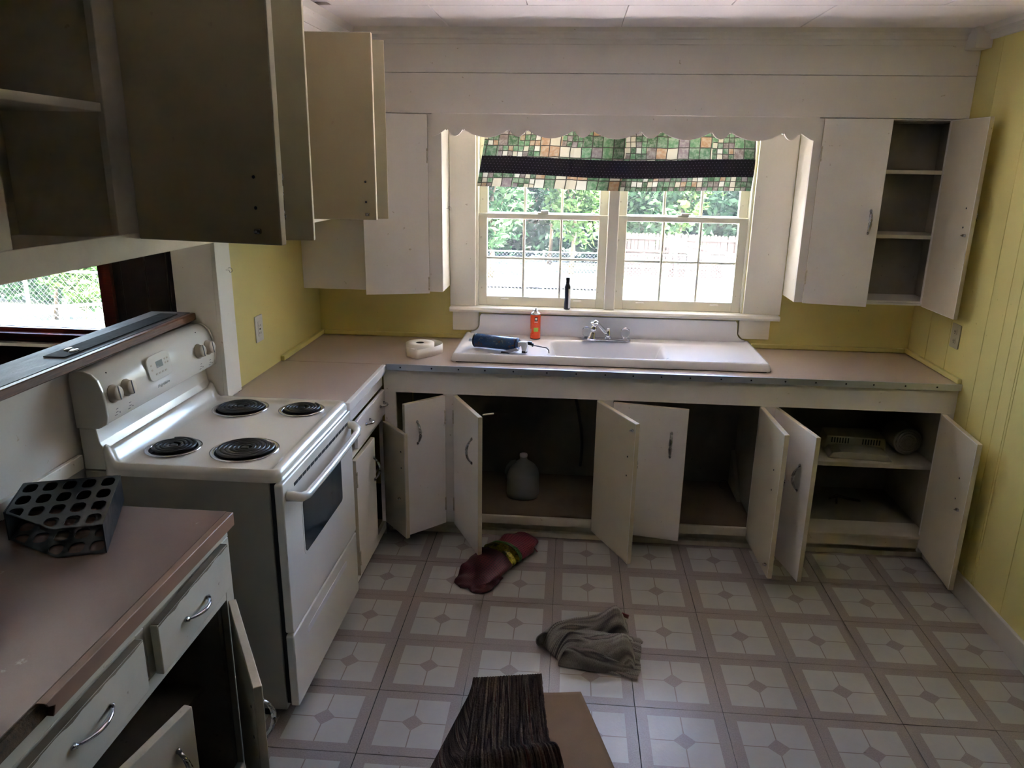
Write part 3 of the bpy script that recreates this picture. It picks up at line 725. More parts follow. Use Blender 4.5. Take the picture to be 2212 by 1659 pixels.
# ------------------------------------------------------------------ left upper cabinets over the pass-through
XU = .32
lu = thing('upper_cabinet', 'long dingy white wall cabinet over the pass-through, doors open', 'cabinet', (.16, -1.75, 1.62))
f = B(XU-.019, XU, -3.6, -.245, 1.622, 1.684).box(XU-.019, XU, -3.6, -.245, 2.290, 2.33)
for a, b in ((-3.6, -3.14), (-2.345, -2.20), (-1.36, -1.27), (-.46, -.245)): f.box(XU-.0192, XU, a, b, 1.6845, 2.2895)
f.box(XU-.0192, XU, -2.76, -2.705, 1.6845, 2.2895)
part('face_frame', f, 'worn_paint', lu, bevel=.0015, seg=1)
part('bottom_board', B(.002, XU-.0195, -3.6, -.245, 1.655, 1.672), 'door_inside_paint', lu)
part('back_panel', B(.002, .012, -3.6, -.245, 1.6725, 2.32), 'door_inside_paint', lu)
part('top_board', B(.002, XU-.0195, -3.6, -.245, 2.3205, 2.33), 'door_inside_paint', lu)
part('shelf', B(.0125, XU-.006, -2.704, -2.346, 1.966, 1.986), 'door_inside_paint', lu, bevel=.002)
part('shelf', B(.0125, XU-.02, -2.19, -.3, 1.966, 1.986), 'door_inside_paint', lu, bevel=.002)
part('cleat', B(.0125, .03, -2.704, -2.346, 1.925, 1.9655), 'door_inside_paint', lu, bevel=.002, seg=1)
for y in (-2.27, -1.31): part('partition', B(.0125, XU-.0195, y-.008, y+.008, 1.6725, 2.3), 'door_inside_paint', lu)
door(lu, (XU+.001, -2.262), (.722, -2.342), 1.668, 2.30, .021, -1, handle=(.345, 1.79, .085), catch=(.35, 1.70), hinges=(.11, .8))
door(lu, (XU+.001, -2.205), (.734, -2.135), 1.664, 2.30, .021, 1, handle=(.345, 1.775, .095), holes=False, hinges=(.11, .8))
door(lu, (XU+.001, -1.355), (.692, -1.335), 1.665, 2.30, .021, -1, handle=(.335, 1.765, .085), catch=(.34, 1.685), hinges=(.11, .8))
door(lu, (XU+.001, -1.275), (.690, -1.150), 1.660, 2.30, .021, 1, handle=(.335, 1.765, .095), holes=False, hinges=(.11, .8))
door(lu, (XU+.003, -.44), (XU+.006, -.85), 1.66, 2.30, .021, -1, holes=False)
lu.rotation_euler = (-.0125, 0, 0)

# ------------------------------------------------------------------ pass-through ledge and things on it
lg = thing('ledge', 'brown wood-edged ledge on the half wall behind the stove', 'ledge', (-.18, -1.9, 1.25))
part('ledge_board', B(-.27, -.108, -3.4, -1.2405, 1.2455, 1.273), 'ledge_top', lg, bevel=.002, seg=1)
part('edge_strip', B(-.1075, -.086, -3.4, -1.2405, 1.243, 1.2725), 'ledge_wood', lg, bevel=.003, seg=1)
bs = thing('plastic_strip', 'long flat black plastic strip lying on the ledge', 'strip', (-.17, -1.6, 1.2735))
part('sheet', B(-.205, -.135, -1.98, -1.29, 1.2735, 1.2765), 'matte_black', bs)
for (x, y) in ((-.185, -1.885), (-.158, -1.90)):
    part('marker', MB().lathe([(.011, 0), (.010, .002), (.001, .0022)], M=Matrix.Diagonal((1, 1.9, 1, 1)), c=(x, y, 1.2767), seg=16), 'label_white', bs)

# dining-room window_2
w2 = struct('window_2', B(-2.45, -1.2, -.03, -.0005, .86, .895).box(-1.275, -1.20, -.03, -.0005, .8955, 1.85).box(-2.45, -2.38, -.03, -.0005, .8955, 1.85).box(-2.45, -1.2, -.03, -.0005, 1.8505, 1.91), 'window_wood', bevel=.003)
part('window_sill', B(-2.45, -1.25, -.08, -.0305, .858, .872), 'window_wood', w2, bevel=.003)
part('sill_strip', B(-2.45, -1.45, -.05, -.0005, .785, .803), 'trim_white', w2)  # white of this strip stands in for a bright line of light
part('window_apron', B(-2.45, -1.25, -.022, -.0005, .815, .855), 'window_wood', w2, bevel=.003)
for a, b in ((-2.379, -1.276),):
    fr = B(a, a+.012, .03, .06, .862, 1.848).box(b-.012, b, .03, .06, .862, 1.848).box(a+.012, b-.012, .03, .06, .862, .89).box(a+.012, b-.012, .03, .06, 1.82, 1.848)
    s_ = part('sash', fr, 'window_wood', w2, bevel=.002, seg=1)
    part('pane', B(a+.0123, b-.0123, .045, .048, .8903, 1.8197), 'clean_glass', s_)

# ------------------------------------------------------------------ left base run beside the stove
lb = thing('corner_base_cabinet', 'narrow white base cabinet with one drawer between stove and corner', 'cabinet', (.25, -.92, 0))
XF = .50
f = B(XF-.019, XF, -1.235, -.601, .800, .892).box(XF-.019, XF, -1.235, -1.17, .0, .7995).box(XF-.019, XF, -.625, -.6205, .0, .7995).box(XF-.019, XF, -1.1695, -.6255, .632, .662).box(XF-.019, XF, -1.1695, -.6255, .03, .074)
part('face_frame', f, 'cabinet_paint', lb, bevel=.001, seg=1)
dr = part('drawer', B(XF+.0005, XF+.018, -1.115, -.63, .664, .790), 'cabinet_paint', lb, bevel=.004)
for y in (-.70, -.955): pull((XF+.018, y-.032, .735), (XF+.018, y+.032, .735), (1, 0, 0), parent=dr, mat='chrome', reach=.024)
door(lb, (XF+.0015, -1.168), (XF+.006, -.872), .076, .63, .019, 1, handle=(.265, .485, .105), holes=False)
door(lb, (XF+.001, -.628), (.648, -.80), .072, .622, .019, -1, handle=(.19, .48, .10), catch=(.17, .27))
part('side_panel', B(.002, XF-.02, -1.235, -1.22, .0, .892), 'cabinet_interior', lb)
part('shelf', B(.002, XF-.03, -1.219, -.61, .36, .375), 'cabinet_interior', lb)
part('floor_board', B(.002, XF-.0195, -1.219, -.61, .06, .075), 'cabinet_interior', lb)
part('back_panel', B(.002, .012, -1.219, -.61, .0755, .89), 'cabinet_interior_dark', lb)
lc = thing('corner_countertop', 'pinkish laminate countertop piece between stove and corner', 'countertop', (.26, -.93, .893))
part('top', B(.019, .505, -1.237, -.6215, .8935, .9142).box(.001, .0185, -1.108, -.6215, .8935, .9142), 'laminate', lc)
part('edge_strip', B(.5055, .526, -1.237, -.6215, .872, .9142), 'cabinet_paint', lc, bevel=.003)

# ------------------------------------------------------------------ stove
st = thing('stove', 'white electric range with four black coil burners', 'stove', (.2, -1.625, 0))
SY_0, SY_1 = -1.997, -1.247
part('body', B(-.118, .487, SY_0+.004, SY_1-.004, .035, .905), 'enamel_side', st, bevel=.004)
part('black_trim', B(.4875, .503, SY_0+.012, SY_1-.012, .06, .892), 'black_gap', st)
# cooktop pan: raised rim, sunken deck
def cooktop():
    mb = MB(); x0, x1, y0, y1 = -.044, .525, SY_0, SY_1
    nx, ny = 60, 76; V = []
    for i in range(nx+1):
        r_ = []
        for j in range(ny+1):
            x = x0+(x1-x0)*i/nx; y = y0+(y1-y0)*j/ny
            e = min(y-y0, y1-y); ef = x1-x
            z = .917
            z += .016*(1-sstep(.018, .042, min(e, 9)))
            z = max(z, .917+.016*(1-sstep(.022, .055, ef)))
            z -= .020*(1-sstep(0, .014, min(e, ef)))**2
            z += .06*(1-sstep(0, .035, x-x0))
            xx, yy = x, y; rc = .03
            for yc, sg in ((y0+rc, -1), (y1-rc, 1)):
                if (yy-yc)*sg > 0 and xx > x1-rc:
                    dx, dy = xx-(x1-rc), yy-yc; m = max(abs(dx), abs(dy)); hh = math.hypot(dx, dy)
                    if hh: xx = x1-rc+dx*m/hh; yy = yc+dy*m/hh
            r_.append(mb.bm.verts.new((xx, yy, z)))
        V.append(r_)
    for i in range(nx):
        for j in range(ny): mb.bm.faces.new((V[i][j], V[i+1][j], V[i+1][j+1], V[i][j+1])).smooth = True
    rim = [V[i][0] for i in range(nx+1)]+[V[nx][j] for j in range(1, ny+1)]+[V[i][ny] for i in range(nx-1, -1, -1)]+[V[0][j] for j in range(ny-1, 0, -1)]
    low = [mb.bm.verts.new((v_.co.x, v_.co.y, .893)) for v_ in rim]
    for k in range(len(rim)): K = (k+1) % len(rim); mb.bm.faces.new((rim[k], low[k], low[K], rim[K])).smooth = True
    mb.bm.faces.new(low)
    return mb
part('cooktop', cooktop(), 'enamel', st, recalc=False)
# riser between cooktop and control panel
rz = [(-.062, .985)]
part('riser', MB().prism([(-.118, .908), (-.0445, .908), (-.0445, .968), (-.056, 1.0), (-.062, 1.048), (-.118, 1.048)], 'y', SY_0+.006, SY_1-.006, smooth=False), 'enamel', st, bevel=.004, seg=3)
bp = [(-.118, 1.050), (-.05, 1.050), (-.020, 1.066), (-.015, 1.09), (-.016, 1.13), (-.022, 1.17), (-.033, 1.205), (-.050, 1.224), (-.072, 1.233), (-.095, 1.235), (-.115, 1.229), (-.12, 1.21)]
bg_ = part('control_panel', MB().prism(bp, 'y', SY_0+.012, SY_1-.012, smooth=True), 'enamel', st, bevel=.003, seg=2)
bp2 = [(-.1215, 1.049), (-.048, 1.049), (-.018, 1.065), (-.0125, 1.09), (-.0135, 1.13), (-.0195, 1.172), (-.031, 1.208), (-.049, 1.2265), (-.072, 1.2355), (-.096, 1.2375), (-.118, 1.231), (-.1235, 1.21)]
for a, b in ((SY_0, SY_0+.0115), (SY_1-.0115, SY_1)): part('end_cap', MB().prism(bp2, 'y', a, b), 'knob_beige' if 0 else 'enamel', st, bevel=.003)
# control face frame: u along y, height z -> point on the face
def face(z):
    p = [(1.09, -.015), (1.13, -.016), (1.17, -.022), (1.205, -.033), (1.224, -.050)]
    for (za, xa), (zb_, xb) in zip(p[:-1], p[1:]):
        if z <= zb_: q = (z-za)/(zb_-za); return xa+(xb-xa)*q, math.atan2(-(xb-xa), zb_-za)
    return -.05, .6
def facem(y, z):
    x, a_ = face(z); return Matrix.Translation((x, y, z)) @ Matrix.Rotation(-a_, 4, 'Y') @ Matrix(((0, 0, 1, 0), (1, 0, 0, 0), (0, 1, 0, 0), (0, 0, 0, 1)))   # local x->Y, y->Z, z->outward
for y, z in ((-1.945, 1.152), (-1.872, 1.150), (-1.382, 1.150), (-1.306, 1.147)):
    m = facem(y, z)
    k = part('knob', MB().lathe([(.0285, .0002), (.029, .004), (.024, .006), (.0235, .020), (.0215, .0235), (.002, .024)], M=m, seg=28), 'knob_beige', st)
    part('pointer', MB().box(-.002, .002, -.022, .022, .0242, .0255, m), 'dark_metal', k)
    m2 = facem(y+.006, z-.052)
    mk = MB().box(-.006, .006, -.0008, .0008, .0003, .0006, m2)
    m3 = facem(y+.006, z-.066)
    for q in (-1, 1): mk.box(-.012+.004*q, .001+.004*q, -.0008+q*.004, .0008+q*.004, .0003, .0006, m3)
    mk.box(.010, .014, -.003, .001, .0003, .0006, m3)
    part('dial_mark', mk, 'dark_metal', st)
m = facem(-1.665, 1.168)
cp_ = MB(); out_ = []
for k in range(24):
    a_ = 2*PI*k/24; cx_ = math.copysign(abs(math.cos(a_))**.42, math.cos(a_)); sy_ = math.copysign(abs(math.sin(a_))**.42, math.sin(a_)); out_.append((cx_*.074, sy_*.045))
cp_.prism(out_, 'z', .001, .0065, M=m)
ck = part('clock_panel', cp_, 'enamel', st, bevel=.0015)
part('clock_display', MB().box(-.022, .020, -.004, .019, .0067, .0073, m), 'display_grey', ck)
bt = MB()
for (a_, b_) in ((-.052, .012), (-.052, -.004), (.038, .016), (.054, .016), (.038, .002), (.054, .002)): bt.box(a_-.004, a_+.004, b_-.003, b_+.003, .0067, .0078, m)
for q in (-.03, -.01, .01, .03): bt.box(q-.006, q+.006, -.026, -.020, .0067, .0078, m)
part('button', bt, 'knob_beige', ck)
part('indicator_light', MB().lathe([(.0025, .0005), (.002, .002), (.0005, .0022)], M=facem(-1.93, 1.215), seg=8).lathe([(.0025, .0005), (.002, .002), (.0005, .0022)], M=facem(-1.345, 1.215), seg=8), 'black_gap', st)
def lettering(txt, size, mat, parent, M4, name='lettering', shear=0.0, ext=.0003):
    cu = bpy.data.curves.new(name, 'FONT'); cu.body = txt; cu.size = size; cu.shear = shear; cu.extrude = ext; cu.align_x = 'CENTER'; cu.align_y = 'CENTER'; cu.resolution_u = 2
    tmp = bpy.data.objects.new('tmp_text', cu); COL.objects.link(tmp); dg = bpy.context.evaluated_depsgraph_get(); dg.update()
    me = bpy.data.meshes.new_from_object(tmp.evaluated_get(dg)); bpy.data.objects.remove(tmp)
    me.materials.clear(); me.materials.append(MATS[mat]); me.transform(M4); me.name = name
    loc = M4.translation.copy(); me.transform(Matrix.Translation(-loc))
    return link(name, me, mat, parent, loc)
lettering('Frigidaire', .0145, 'display_grey', st, facem(-1.655, 1.100) @ Matrix.Translation((0, 0, .0008)) @ Matrix.Diagonal((1.45, 1, 1, 1)), shear=.35)
# burners
def burner(x, y, r, parent, rot):
    dp = part('drip_pan', MB().lathe([(r+.014, .9182), (r+.016, .9205), (r+.008, .9225), (r+.002, .921), (r+.001, .918)], c=(x, y, 0), seg=48, close=False), 'chrome', parent)
    part('pan_bowl', MB().lathe([(r+.0015, .9185), (r-.006, .9185), (.02, .9175), (.004, .9175)], c=(x, y, 0), seg=48), 'coil_black', dp)
    turns = 5 if r > .08 else 4; pts = []; r0 = .018; N = turns*28
    for k in range(N+1):
        a_ = rot+2*PI*turns*k/N; rr = r0+(r-.004-r0)*k/N; pts.append((x+rr*math.cos(a_), y+rr*math.sin(a_), .9275))
    part('coil', MB().tube(pts, (r-.022)/turns*.43, 8, flat=.75), 'coil_black', dp)
    part('coil_cap', MB().lathe([(.014, .924), (.014, .929), (.012, .930), (.001, .930)], c=(x, y, 0), seg=16), 'coil_black', dp)
    sp = MB()
    for k in range(3):
        a_ = rot+k*2*PI/3; sp.tube([(x+.014*math.cos(a_), y+.014*math.sin(a_), .922), (x+(r-.002)*math.cos(a_), y+(r-.002)*math.sin(a_), .922)], .0022, 6)
    part('coil_support', sp, 'coil_black', dp)
burner(.125, -1.368, .092, st, .3); burner(.367, -1.353, .073, st, 1.0); burner(.079, -1.803, .077, st, 2.0); burner(.327, -1.795, .098, st, .5)
# oven door and drawer
def rrect(y0, y1, z0, z1, r, n=5):
    o = []
    for (cy_, cz_, a0) in ((y1-r, z1-r, 0), (y0+r, z1-r, PI/2), (y0+r, z0+r, PI), (y1-r, z0+r, 1.5*PI)):
        for k in range(n+1): a_ = a0+k*PI/2/n; o.append((cy_+r*math.cos(a_), cz_+r*math.sin(a_)))
    return o
od = part('oven_door', MB().prism(rrect(SY_0-.0, SY_1+.0, .345, .888, .010), 'x', .504, .532), 'enamel', st, bevel=.005, seg=3)
part('oven_window', MB().prism(rrect(-1.838, -1.412, .565, .762, .018), 'x', .5325, .5345), 'oven_glass', od)
part('window_border', MB().prism(rrect(-1.848, -1.402, .556, .771, .022), 'x', .5321, .5332), 'enamel', od)
hp = [(.533, -1.965, .838), (.552, -1.962, .836), (.572, -1.945, .826), (.580, -1.91, .820)]+[(.580+.004*math.sin(PI*k/10), -1.91+.575*k/10, .820) for k in range(1, 10)]+[(.580, -1.33, .820), (.572, -1.297, .826), (.552, -1.282, .836), (.533, -1.279, .838)]
part('handle', MB().tube(hp, [.018, .017, .016, .0145]+[.0135]*9+[.0145, .016, .017, .018], 12), 'enamel', od)
for k in range(15):
    y = -1.90+k*.0405; part('vent_slot', B(.5322, .5332, y, y+.034, .8425, .8535), 'black_gap', od)
dw = part('storage_drawer', MB().prism(rrect(SY_0, SY_1, .055, .338, .010), 'x', .504, .532), 'enamel', st, bevel=.005, seg=3)
part('drawer_grip', MB().prism(rrect(-1.87, -1.40, .262, .288, .012), 'x', .5322, .5335), 'knob_beige' if 0 else 'porcelain', dw)
part('foot', B(.40, .43, -1.98, -1.95, .0005, .0348).box(.40, .43, -1.30, -1.27, .0005, .0348).box(-.09, -.06, -1.98, -1.95, .0005, .0348).box(-.09, -.06, -1.3, -1.27, .0005, .0348), 'black_plastic', st)
part('chip', MB().lathe([(.006, 0), (.004, .0006), (.0005, .0007)], M=Matrix.Diagonal((1, .6, 1, 1)), c=(.452, -1.957, .9215), seg=10), 'black_gap', st)

# ------------------------------------------------------------------ near-left base cabinet and counter
nb_ = thing('near_base_cabinet', 'scuffed white base cabinet with two drawers and open doors below brown counter', 'cabinet', (.2, -2.9, 0))
XN = .465
f = B(XN-.02, XN, -3.6, -2.245, .838, .879).box(XN-.02, XN, -2.29, -2.245, 0, .8375).box(XN-.02, XN, -3.6, -3.12, 0, .8375).box(XN-.02, XN, -3.1195, -2.2905, .658, .70).box(XN-.02, XN, -2.72, -2.685, .7005, .8375).box(XN-.02, XN, -3.1195, -2.2905, .05, .09)
part('face_frame', f, 'aged_cream', nb_, bevel=.002, seg=1)
part('drawer_backing', B(XN-.018, XN-.001, -3.119, -2.7205, .7005, .8375).box(XN-.018, XN-.001, -2.6845, -2.2905, .7005, .8375), 'aged_cream', nb_)
def crooked(y0, y1, z0, z1, dx, parent):
    mb = MB(); m = Matrix.Translation((XN+.001+dx, (y0+y1)/2, (z0+z1)/2)) @ Matrix.Rotation(R(.7 if dx > .005 else 0), 4, 'X') @ Matrix.Rotation(R(1.2 if dx > .005 else .3), 4, 'Z')
    hy, hz = (y1-y0)/2, (z1-z0)/2; mb.box(-.0, .020, -hy, hy, -hz, hz, m)
    o = part('drawer', mb, 'aged_cream', parent, bevel=.003)
    rr = random.Random(int(abs(y0)*100)); n = 46; up_ = [(-hy+.004+(2*hy-.008)*k/n, hz-.001) for k in range(n+1)]
    lo_ = [(a, hz-.002-.007*max(0, noise.noise(Vector((a*22, y0*3, 1)))+.35)-.0015*rr.random()) for a, _ in up_]
    part('chipped_edge', MB().prism([(a, b) for a, b in up_]+lo_[::-1], 'x', .0198, .0206, M=m), 'chip_wood', o)
    part('chipped_edge', MB().box(.002, .0195, -hy+.005, hy-.005, hz+.0002, hz+.0016, m), 'chip_wood', o)
    return o
o = crooked(-2.682, -2.298, .710, .842, .007, nb_); pull((.4975, -2.56, .778), (.4955, -2.45, .77), (1, 0, 0), parent=o, mat='chrome', reach=.022, wid=.006)
o = crooked(-3.115, -2.724, .700, .834, .001, nb_); pull((.488, -2.985, .778), (.488, -2.868, .772), (1, 0, 0), parent=o, mat='chrome', reach=.022, wid=.006)
part('side_panel', B(-.11, XN-.0205, -2.262, -2.246, 0, .879), 'enamel_side', nb_)
part('partition', B(.06, XN-.0205, -2.31, -2.293, .05, .83), 'cabinet_interior', nb_)
part('floor_board', B(-.11, XN-.0205, -3.6, -2.311, .055, .07), 'cabinet_interior_dark', nb_)
part('shelf', B(-.11, XN-.09, -3.6, -2.311, .36, .378), 'cabinet_interior', nb_, bevel=.002)
part('back_panel', B(-.124, -.112, -3.6, -2.263, 0, .879), 'cabinet_interior_dark', nb_)
d_ = door(nb_, (XN+.002, -2.288), (.690, -2.642), .085, .655, .022, -1, handle=(.355, .51, .11), mat='worn_paint')
door(nb_, (XN+.006, -3.105), (.553, -2.708), .085, .652, .022, 1, mat='aged_cream', handle=(.345, .52, .11), holes=False)
nc = thing('near_countertop', 'brown worn laminate countertop in the near corner with chipped front edge', 'countertop', (.2, -2.9, .88))
part('top', B(-.111, .4665, -3.6, -2.242, .8795, .9142), 'laminate_dark', nc)
part('edge_strip', MB().prism([(-2.243, .874), (-2.243, .9138), (-3.035, .9138), (-3.028, .902), (-3.012, .893), (-3.02, .874)], 'x', .467, .487), 'laminate_edge', nc, bevel=.0015, seg=1)
part('edge_core', B(.4667, .474, -3.6, -3.0, .876, .912), 'chipboard', nc)
# black plastic rack (bent sheet with rows of rounded holes)
rk = thing('black_rack', 'black plastic rack with rows of rounded holes on the near counter', 'rack', (.1, -2.38, .915))
BR, BL = Vector((.143, -2.212)), Vector((-.085, -2.294)); ex = (BL-BR); ex_l = ex.length; ex.normalize(); ey = Vector((ex.y, -ex.x)); 
FR = Vector((.272, -2.503)); ey = (FR-BR); ey_l = ey.length; ey.normalize()
LF, FM = Vector((-.011, -2.467)), Vector((.168, -2.541))
def rack_plate(z, th):
    mb = MB(); NXc, NYc = 5, 4
    poly = lambda a, b: BR+ex*(a*ex_l)+ey*(b*(ey_l))
    cd = (FM-LF).normalized(); cn = Vector((-cd.y, cd.x))
    def clampc(p, m=0.0):
        dd_ = (p-LF).dot(cn)-m
        return p-cn*dd_ if dd_ < 0 else p
    n = 20; pw = lambda t_: math.copysign(abs(t_)**.68, t_)
    for i in range(NXc):
        for j in range(NYc):
            O = []; I = []
            for k in range(n):
                a_ = 2*PI*(k+.5)/n; ca, sa = math.cos(a_), math.sin(a_); m_ = max(abs(ca), abs(sa))
                O.append(clampc(poly((i+.5+.5*ca/m_)/NXc, (j+.5+.5*sa/m_)/NYc)))
                I.append(clampc(poly((i+.5+.355*pw(ca))/NXc, (j+.5+.365*pw(sa))/NYc), .006))
            if (poly((i+.5)/NXc, (j+.5)/NYc)-LF).dot(cn) < .004: I = [sum((q for q in O), Vector((0, 0)))/n]*n
            lay = []
            for zt in (z+th, z):
                vo = [mb.bm.verts.new((p.x, p.y, zt)) for p in O]; vi = [mb.bm.verts.new((p.x, p.y, zt)) for p in I]; lay.append(vi)
                for k in range(n):
                    K = (k+1) % n; q = [vo[k], vo[K], vi[K], vi[k]]
                    mb.bm.faces.new(q if zt > z else q[::-1])
            for k in range(n): K = (k+1) % n; mb.bm.faces.new((lay[0][k], lay[0][K], lay[1][K], lay[1][k]))
    bmesh.ops.remove_doubles(mb.bm, verts=mb.bm.verts, dist=.00005); bmesh.ops.dissolve_degenerate(mb.bm, edges=mb.bm.edges, dist=.00005)
    return mb
part('top_plate', rack_plate(.992, .003), 'black_plastic', rk)
part('bottom_plate', rack_plate(.916, .003), 'black_plastic', rk)
def wallq(a, b, z0, z1, th=.003):
    d = (b-a).normalized(); n_ = Vector((-d.y, d.x))*th; return MB().prism([tuple(a), tuple(b), tuple(b+n_), tuple(a+n_)], 'z', z0, z1)
part('side_wall', wallq(BR, FR, .9155, .995), 'black_plastic', rk)
part('back_wall', wallq(BR+ex*.004, BL, .9155, .995, -.003), 'black_plastic', rk)
part('side_wall', wallq(BL, LF, .9155, .995, -.003), 'black_plastic', rk)

# ------------------------------------------------------------------ things on counter, sink and sill
tp = thing('tape_roll', 'roll of white joint tape partly unwound on the counter', 'tape', (.66, -.37, .915))
def ring(r0, r1, z0, z1, c, seg=40):
    mb = MB(); mb.lathe([(r0, z0), (r1, z0), (r1, z1), (r0, z1), (r0, z0)], c=(c[0], c[1], 0), seg=seg, close=False); return mb
part('roll', ring(.022, .0735, .915, .963, (.640, -.345)), 'tape_white', tp, recalc=True)
part('core', ring(.018, .0218, .9155, .9625, (.640, -.345)), 'rubber_black', tp)
ctrl = [Vector(p) for p in ((.66, -.275), (.705, -.272), (.748, -.31), (.757, -.36), (.735, -.42), (.70, -.462), (.672, -.492), (.655, -.508), (.625, -.485), (.602, -.462), (.592, -.452), (.60, -.440), (.612, -.447), (.628, -.437), (.645, -.446))]
def catmull(P, n=6):
    o = []
    for i in range(len(P)-1):
        p0, p1, p2, p3 = P[max(i-1, 0)], P[i], P[i+1], P[min(i+2, len(P)-1)]
        for k in range(n):
            t_ = k/n; o.append(.5*((2*p1)+(-p0+p2)*t_+(2*p0-5*p1+4*p2-p3)*t_*t_+(-p0+3*p1-3*p2+p3)*t_**3))
    o.append(P[-1]); return o
sp_ = catmull(ctrl)
mb = MB(); A = []
for i, p in enumerate(sp_):
    q = i/(len(sp_)-1); zt = .963-.010*max(0, (q-.55)/.45); A.append((mb.bm.verts.new((p.x, p.y, .9155)), mb.bm.verts.new((p.x, p.y, zt))))
for i in range(len(A)-1): mb.bm.faces.new((A[i][0], A[i+1][0], A[i+1][1], A[i][1])).smooth = True
part('loose_strip', mb, 'tape_white', tp, solid=.0008)

cg = thing('caulking_gun', 'rusty blue caulking gun lying on the left drainboard', 'tool', (1.04, -.41, .955))
ang = math.atan2(-.075, .24); Mg = Matrix.Translation((.93, -.37, .992)) @ Matrix.Rotation(ang, 4, 'Z')
part('barrel', MB().lathe([(.027, -.002), (.0335, 0), (.0335, .235), (.031, .240), (.004, .240)], axis='x', M=Mg, seg=28), 'blue_rusty', cg)
part('rim', MB().lathe([(.0345, .0), (.0352, .002), (.0352, .006), (.0345, .008)], axis='x', M=Mg, seg=28).lathe([(.0345, .228), (.0352, .23), (.0352, .234), (.0345, .236)], axis='x', M=Mg, seg=28), 'dark_metal', cg)
sprp = [Mg @ Vector((-.003-.03*k/40, .007*math.cos(k*.95), .007*math.sin(k*.95)-.002)) for k in range(41)]
part('spring_tip', MB().tube(sprp, .0016, 5), 'aluminium', cg)
part('frame_head', MB().prism([(.240, .016), (.285, .020), (.292, .0), (.282, -.036), (.262, -.037), (.258, -.004), (.240, -.012)], 'y', -.010, .010, M=Mg), 'label_white', cg, bevel=.003)
part('trigger', MB().prism([(.250, -.006), (.262, -.014), (.205, -.037), (.168, -.037), (.170, -.030), (.205, -.020)], 'y', -.052, -.038, M=Mg), 'aluminium', cg, bevel=.002)
part('trigger_grip', MB().prism([(.166, -.0375), (.212, -.0375), (.208, -.032), (.170, -.030)], 'y', -.0535, -.0365, M=Mg).prism([(.262, -.0375), (.284, -.0375), (.282, -.028), (.263, -.028)], 'y', -.0115, .0115, M=Mg), 'rubber_black', cg)
part('ratchet', MB().box(.292, .312, -.008, .008, .006, .022, Mg).prism([(.308, .018), (.322, .014), (.318, -.004), (.312, .0)], 'y', -.005, .005, M=Mg), 'dark_metal', cg, bevel=.002, seg=1)
part('rod', MB().tube([Mg @ Vector(p) for p in ((.30, 0, .006), (.35, -.004, .004), (.395, -.012, .002), (.408, -.02, -.006), (.412, -.026, -.020))], .0028, 8), 'dark_metal', cg)

can = thing('spray_can', 'orange aerosol can with bare silver nozzle on the sink deck', 'can', (1.226, -.118, .953))
part('body', MB().lathe([(.024, .9525), (.0275, .954), (.0275, 1.083), (.0265, 1.085)], c=(1.226, -.118, 0), seg=32), 'orange_can', can)
part('dome', MB().lathe([(.0278, 1.0852), (.0278, 1.0885), (.022, 1.095), (.013, 1.101), (.012, 1.106), (.013, 1.109), (.008, 1.110), (.006, 1.116), (.0055, 1.119), (.001, 1.119)], c=(1.226, -.118, 0), seg=32), 'chrome', can)
part('base_rim', MB().lathe([(.0278, .9522), (.0284, .954), (.0278, .9562)], c=(1.226, -.118, 0), seg=32), 'dark_metal', can)
def wrap(a0, a1, z0, z1, r=.0278, n=8, c=(1.226, -.118)):
    return MB().grid(lambda u, v: Vector((c[0]+r*math.cos(R(a0+(a1-a0)*u)), c[1]+r*math.sin(R(a0+(a1-a0)*u)), z0+(z1-z0)*v)), n, 1)
part('green_label', wrap(-105, -52, .995, 1.017), 'label_green', can)
part('emblem', wrap(-96, -62, 1.052, 1.074), 'label_black', can)
part('emblem_mark', wrap(-90, -70, 1.058, 1.070, .0281), 'label_white', can)
part('text_bar', wrap(-98, -60, 1.046, 1.049), 'label_white', can)
part('side_text', wrap(-150, -138, .985, 1.008), 'label_white', can)

bo = thing('slim_bottle', 'slim dark squeeze bottle standing on the window sill', 'bottle', (1.392, -.03, 1.1005))
part('body', MB().lathe([(.014, 1.1005), (.0165, 1.103), (.0165, 1.13), (.0145, 1.155), (.0165, 1.19), (.0178, 1.222), (.0165, 1.229), (.0105, 1.245)], c=(1.392, -.03, 0), seg=24), 'bottle_dark', bo)
part('cap', MB().lathe([(.0108, 1.2452), (.0115, 1.2465), (.0115, 1.271), (.0105, 1.274), (.001, 1.274)], c=(1.392, -.03, 0), seg=20), 'rubber_black', bo)
part('sticker', wrap(-72, 5, 1.108, 1.215, .0181, c=(1.392, -.03)), 'label_white', bo)

# outlets
ol = thing('outlet', 'beige duplex outlet on the yellow right wall above the counter', 'outlet', (XW, -.48, 1.06))
part('cover_plate', MB().prism(rrect(-.522, -.440, 1.058, 1.172, .006), 'x', XW-.006, XW-.0002), 'outlet_beige', ol, bevel=.002)
for z in (1.093, 1.137):
    r_ = part('receptacle', MB().prism(rrect(-.497, -.465, z-.015, z+.015, .010), 'x', XW-.0082, XW-.0062), 'outlet_beige', ol, bevel=.0008, seg=1)
    part('slot', B(XW-.0088, XW-.0083, -.488, -.4855, z-.004, z+.006).box(XW-.0088, XW-.0083, -.477, -.4745, z-.004, z+.006).box(XW-.0088, XW-.0083, -.4835, -.479, z-.011, z-.0065), 'black_gap', r_)
so_ = thing('outlet', 'white rectangular-face outlet on the yellow left wall', 'outlet', (0, -.85, 1.06))
part('cover_plate', MB().prism(rrect(-.892, -.812, 1.066, 1.186, .005), 'x', .0002, .006), 'outlet_white', so_, bevel=.002)
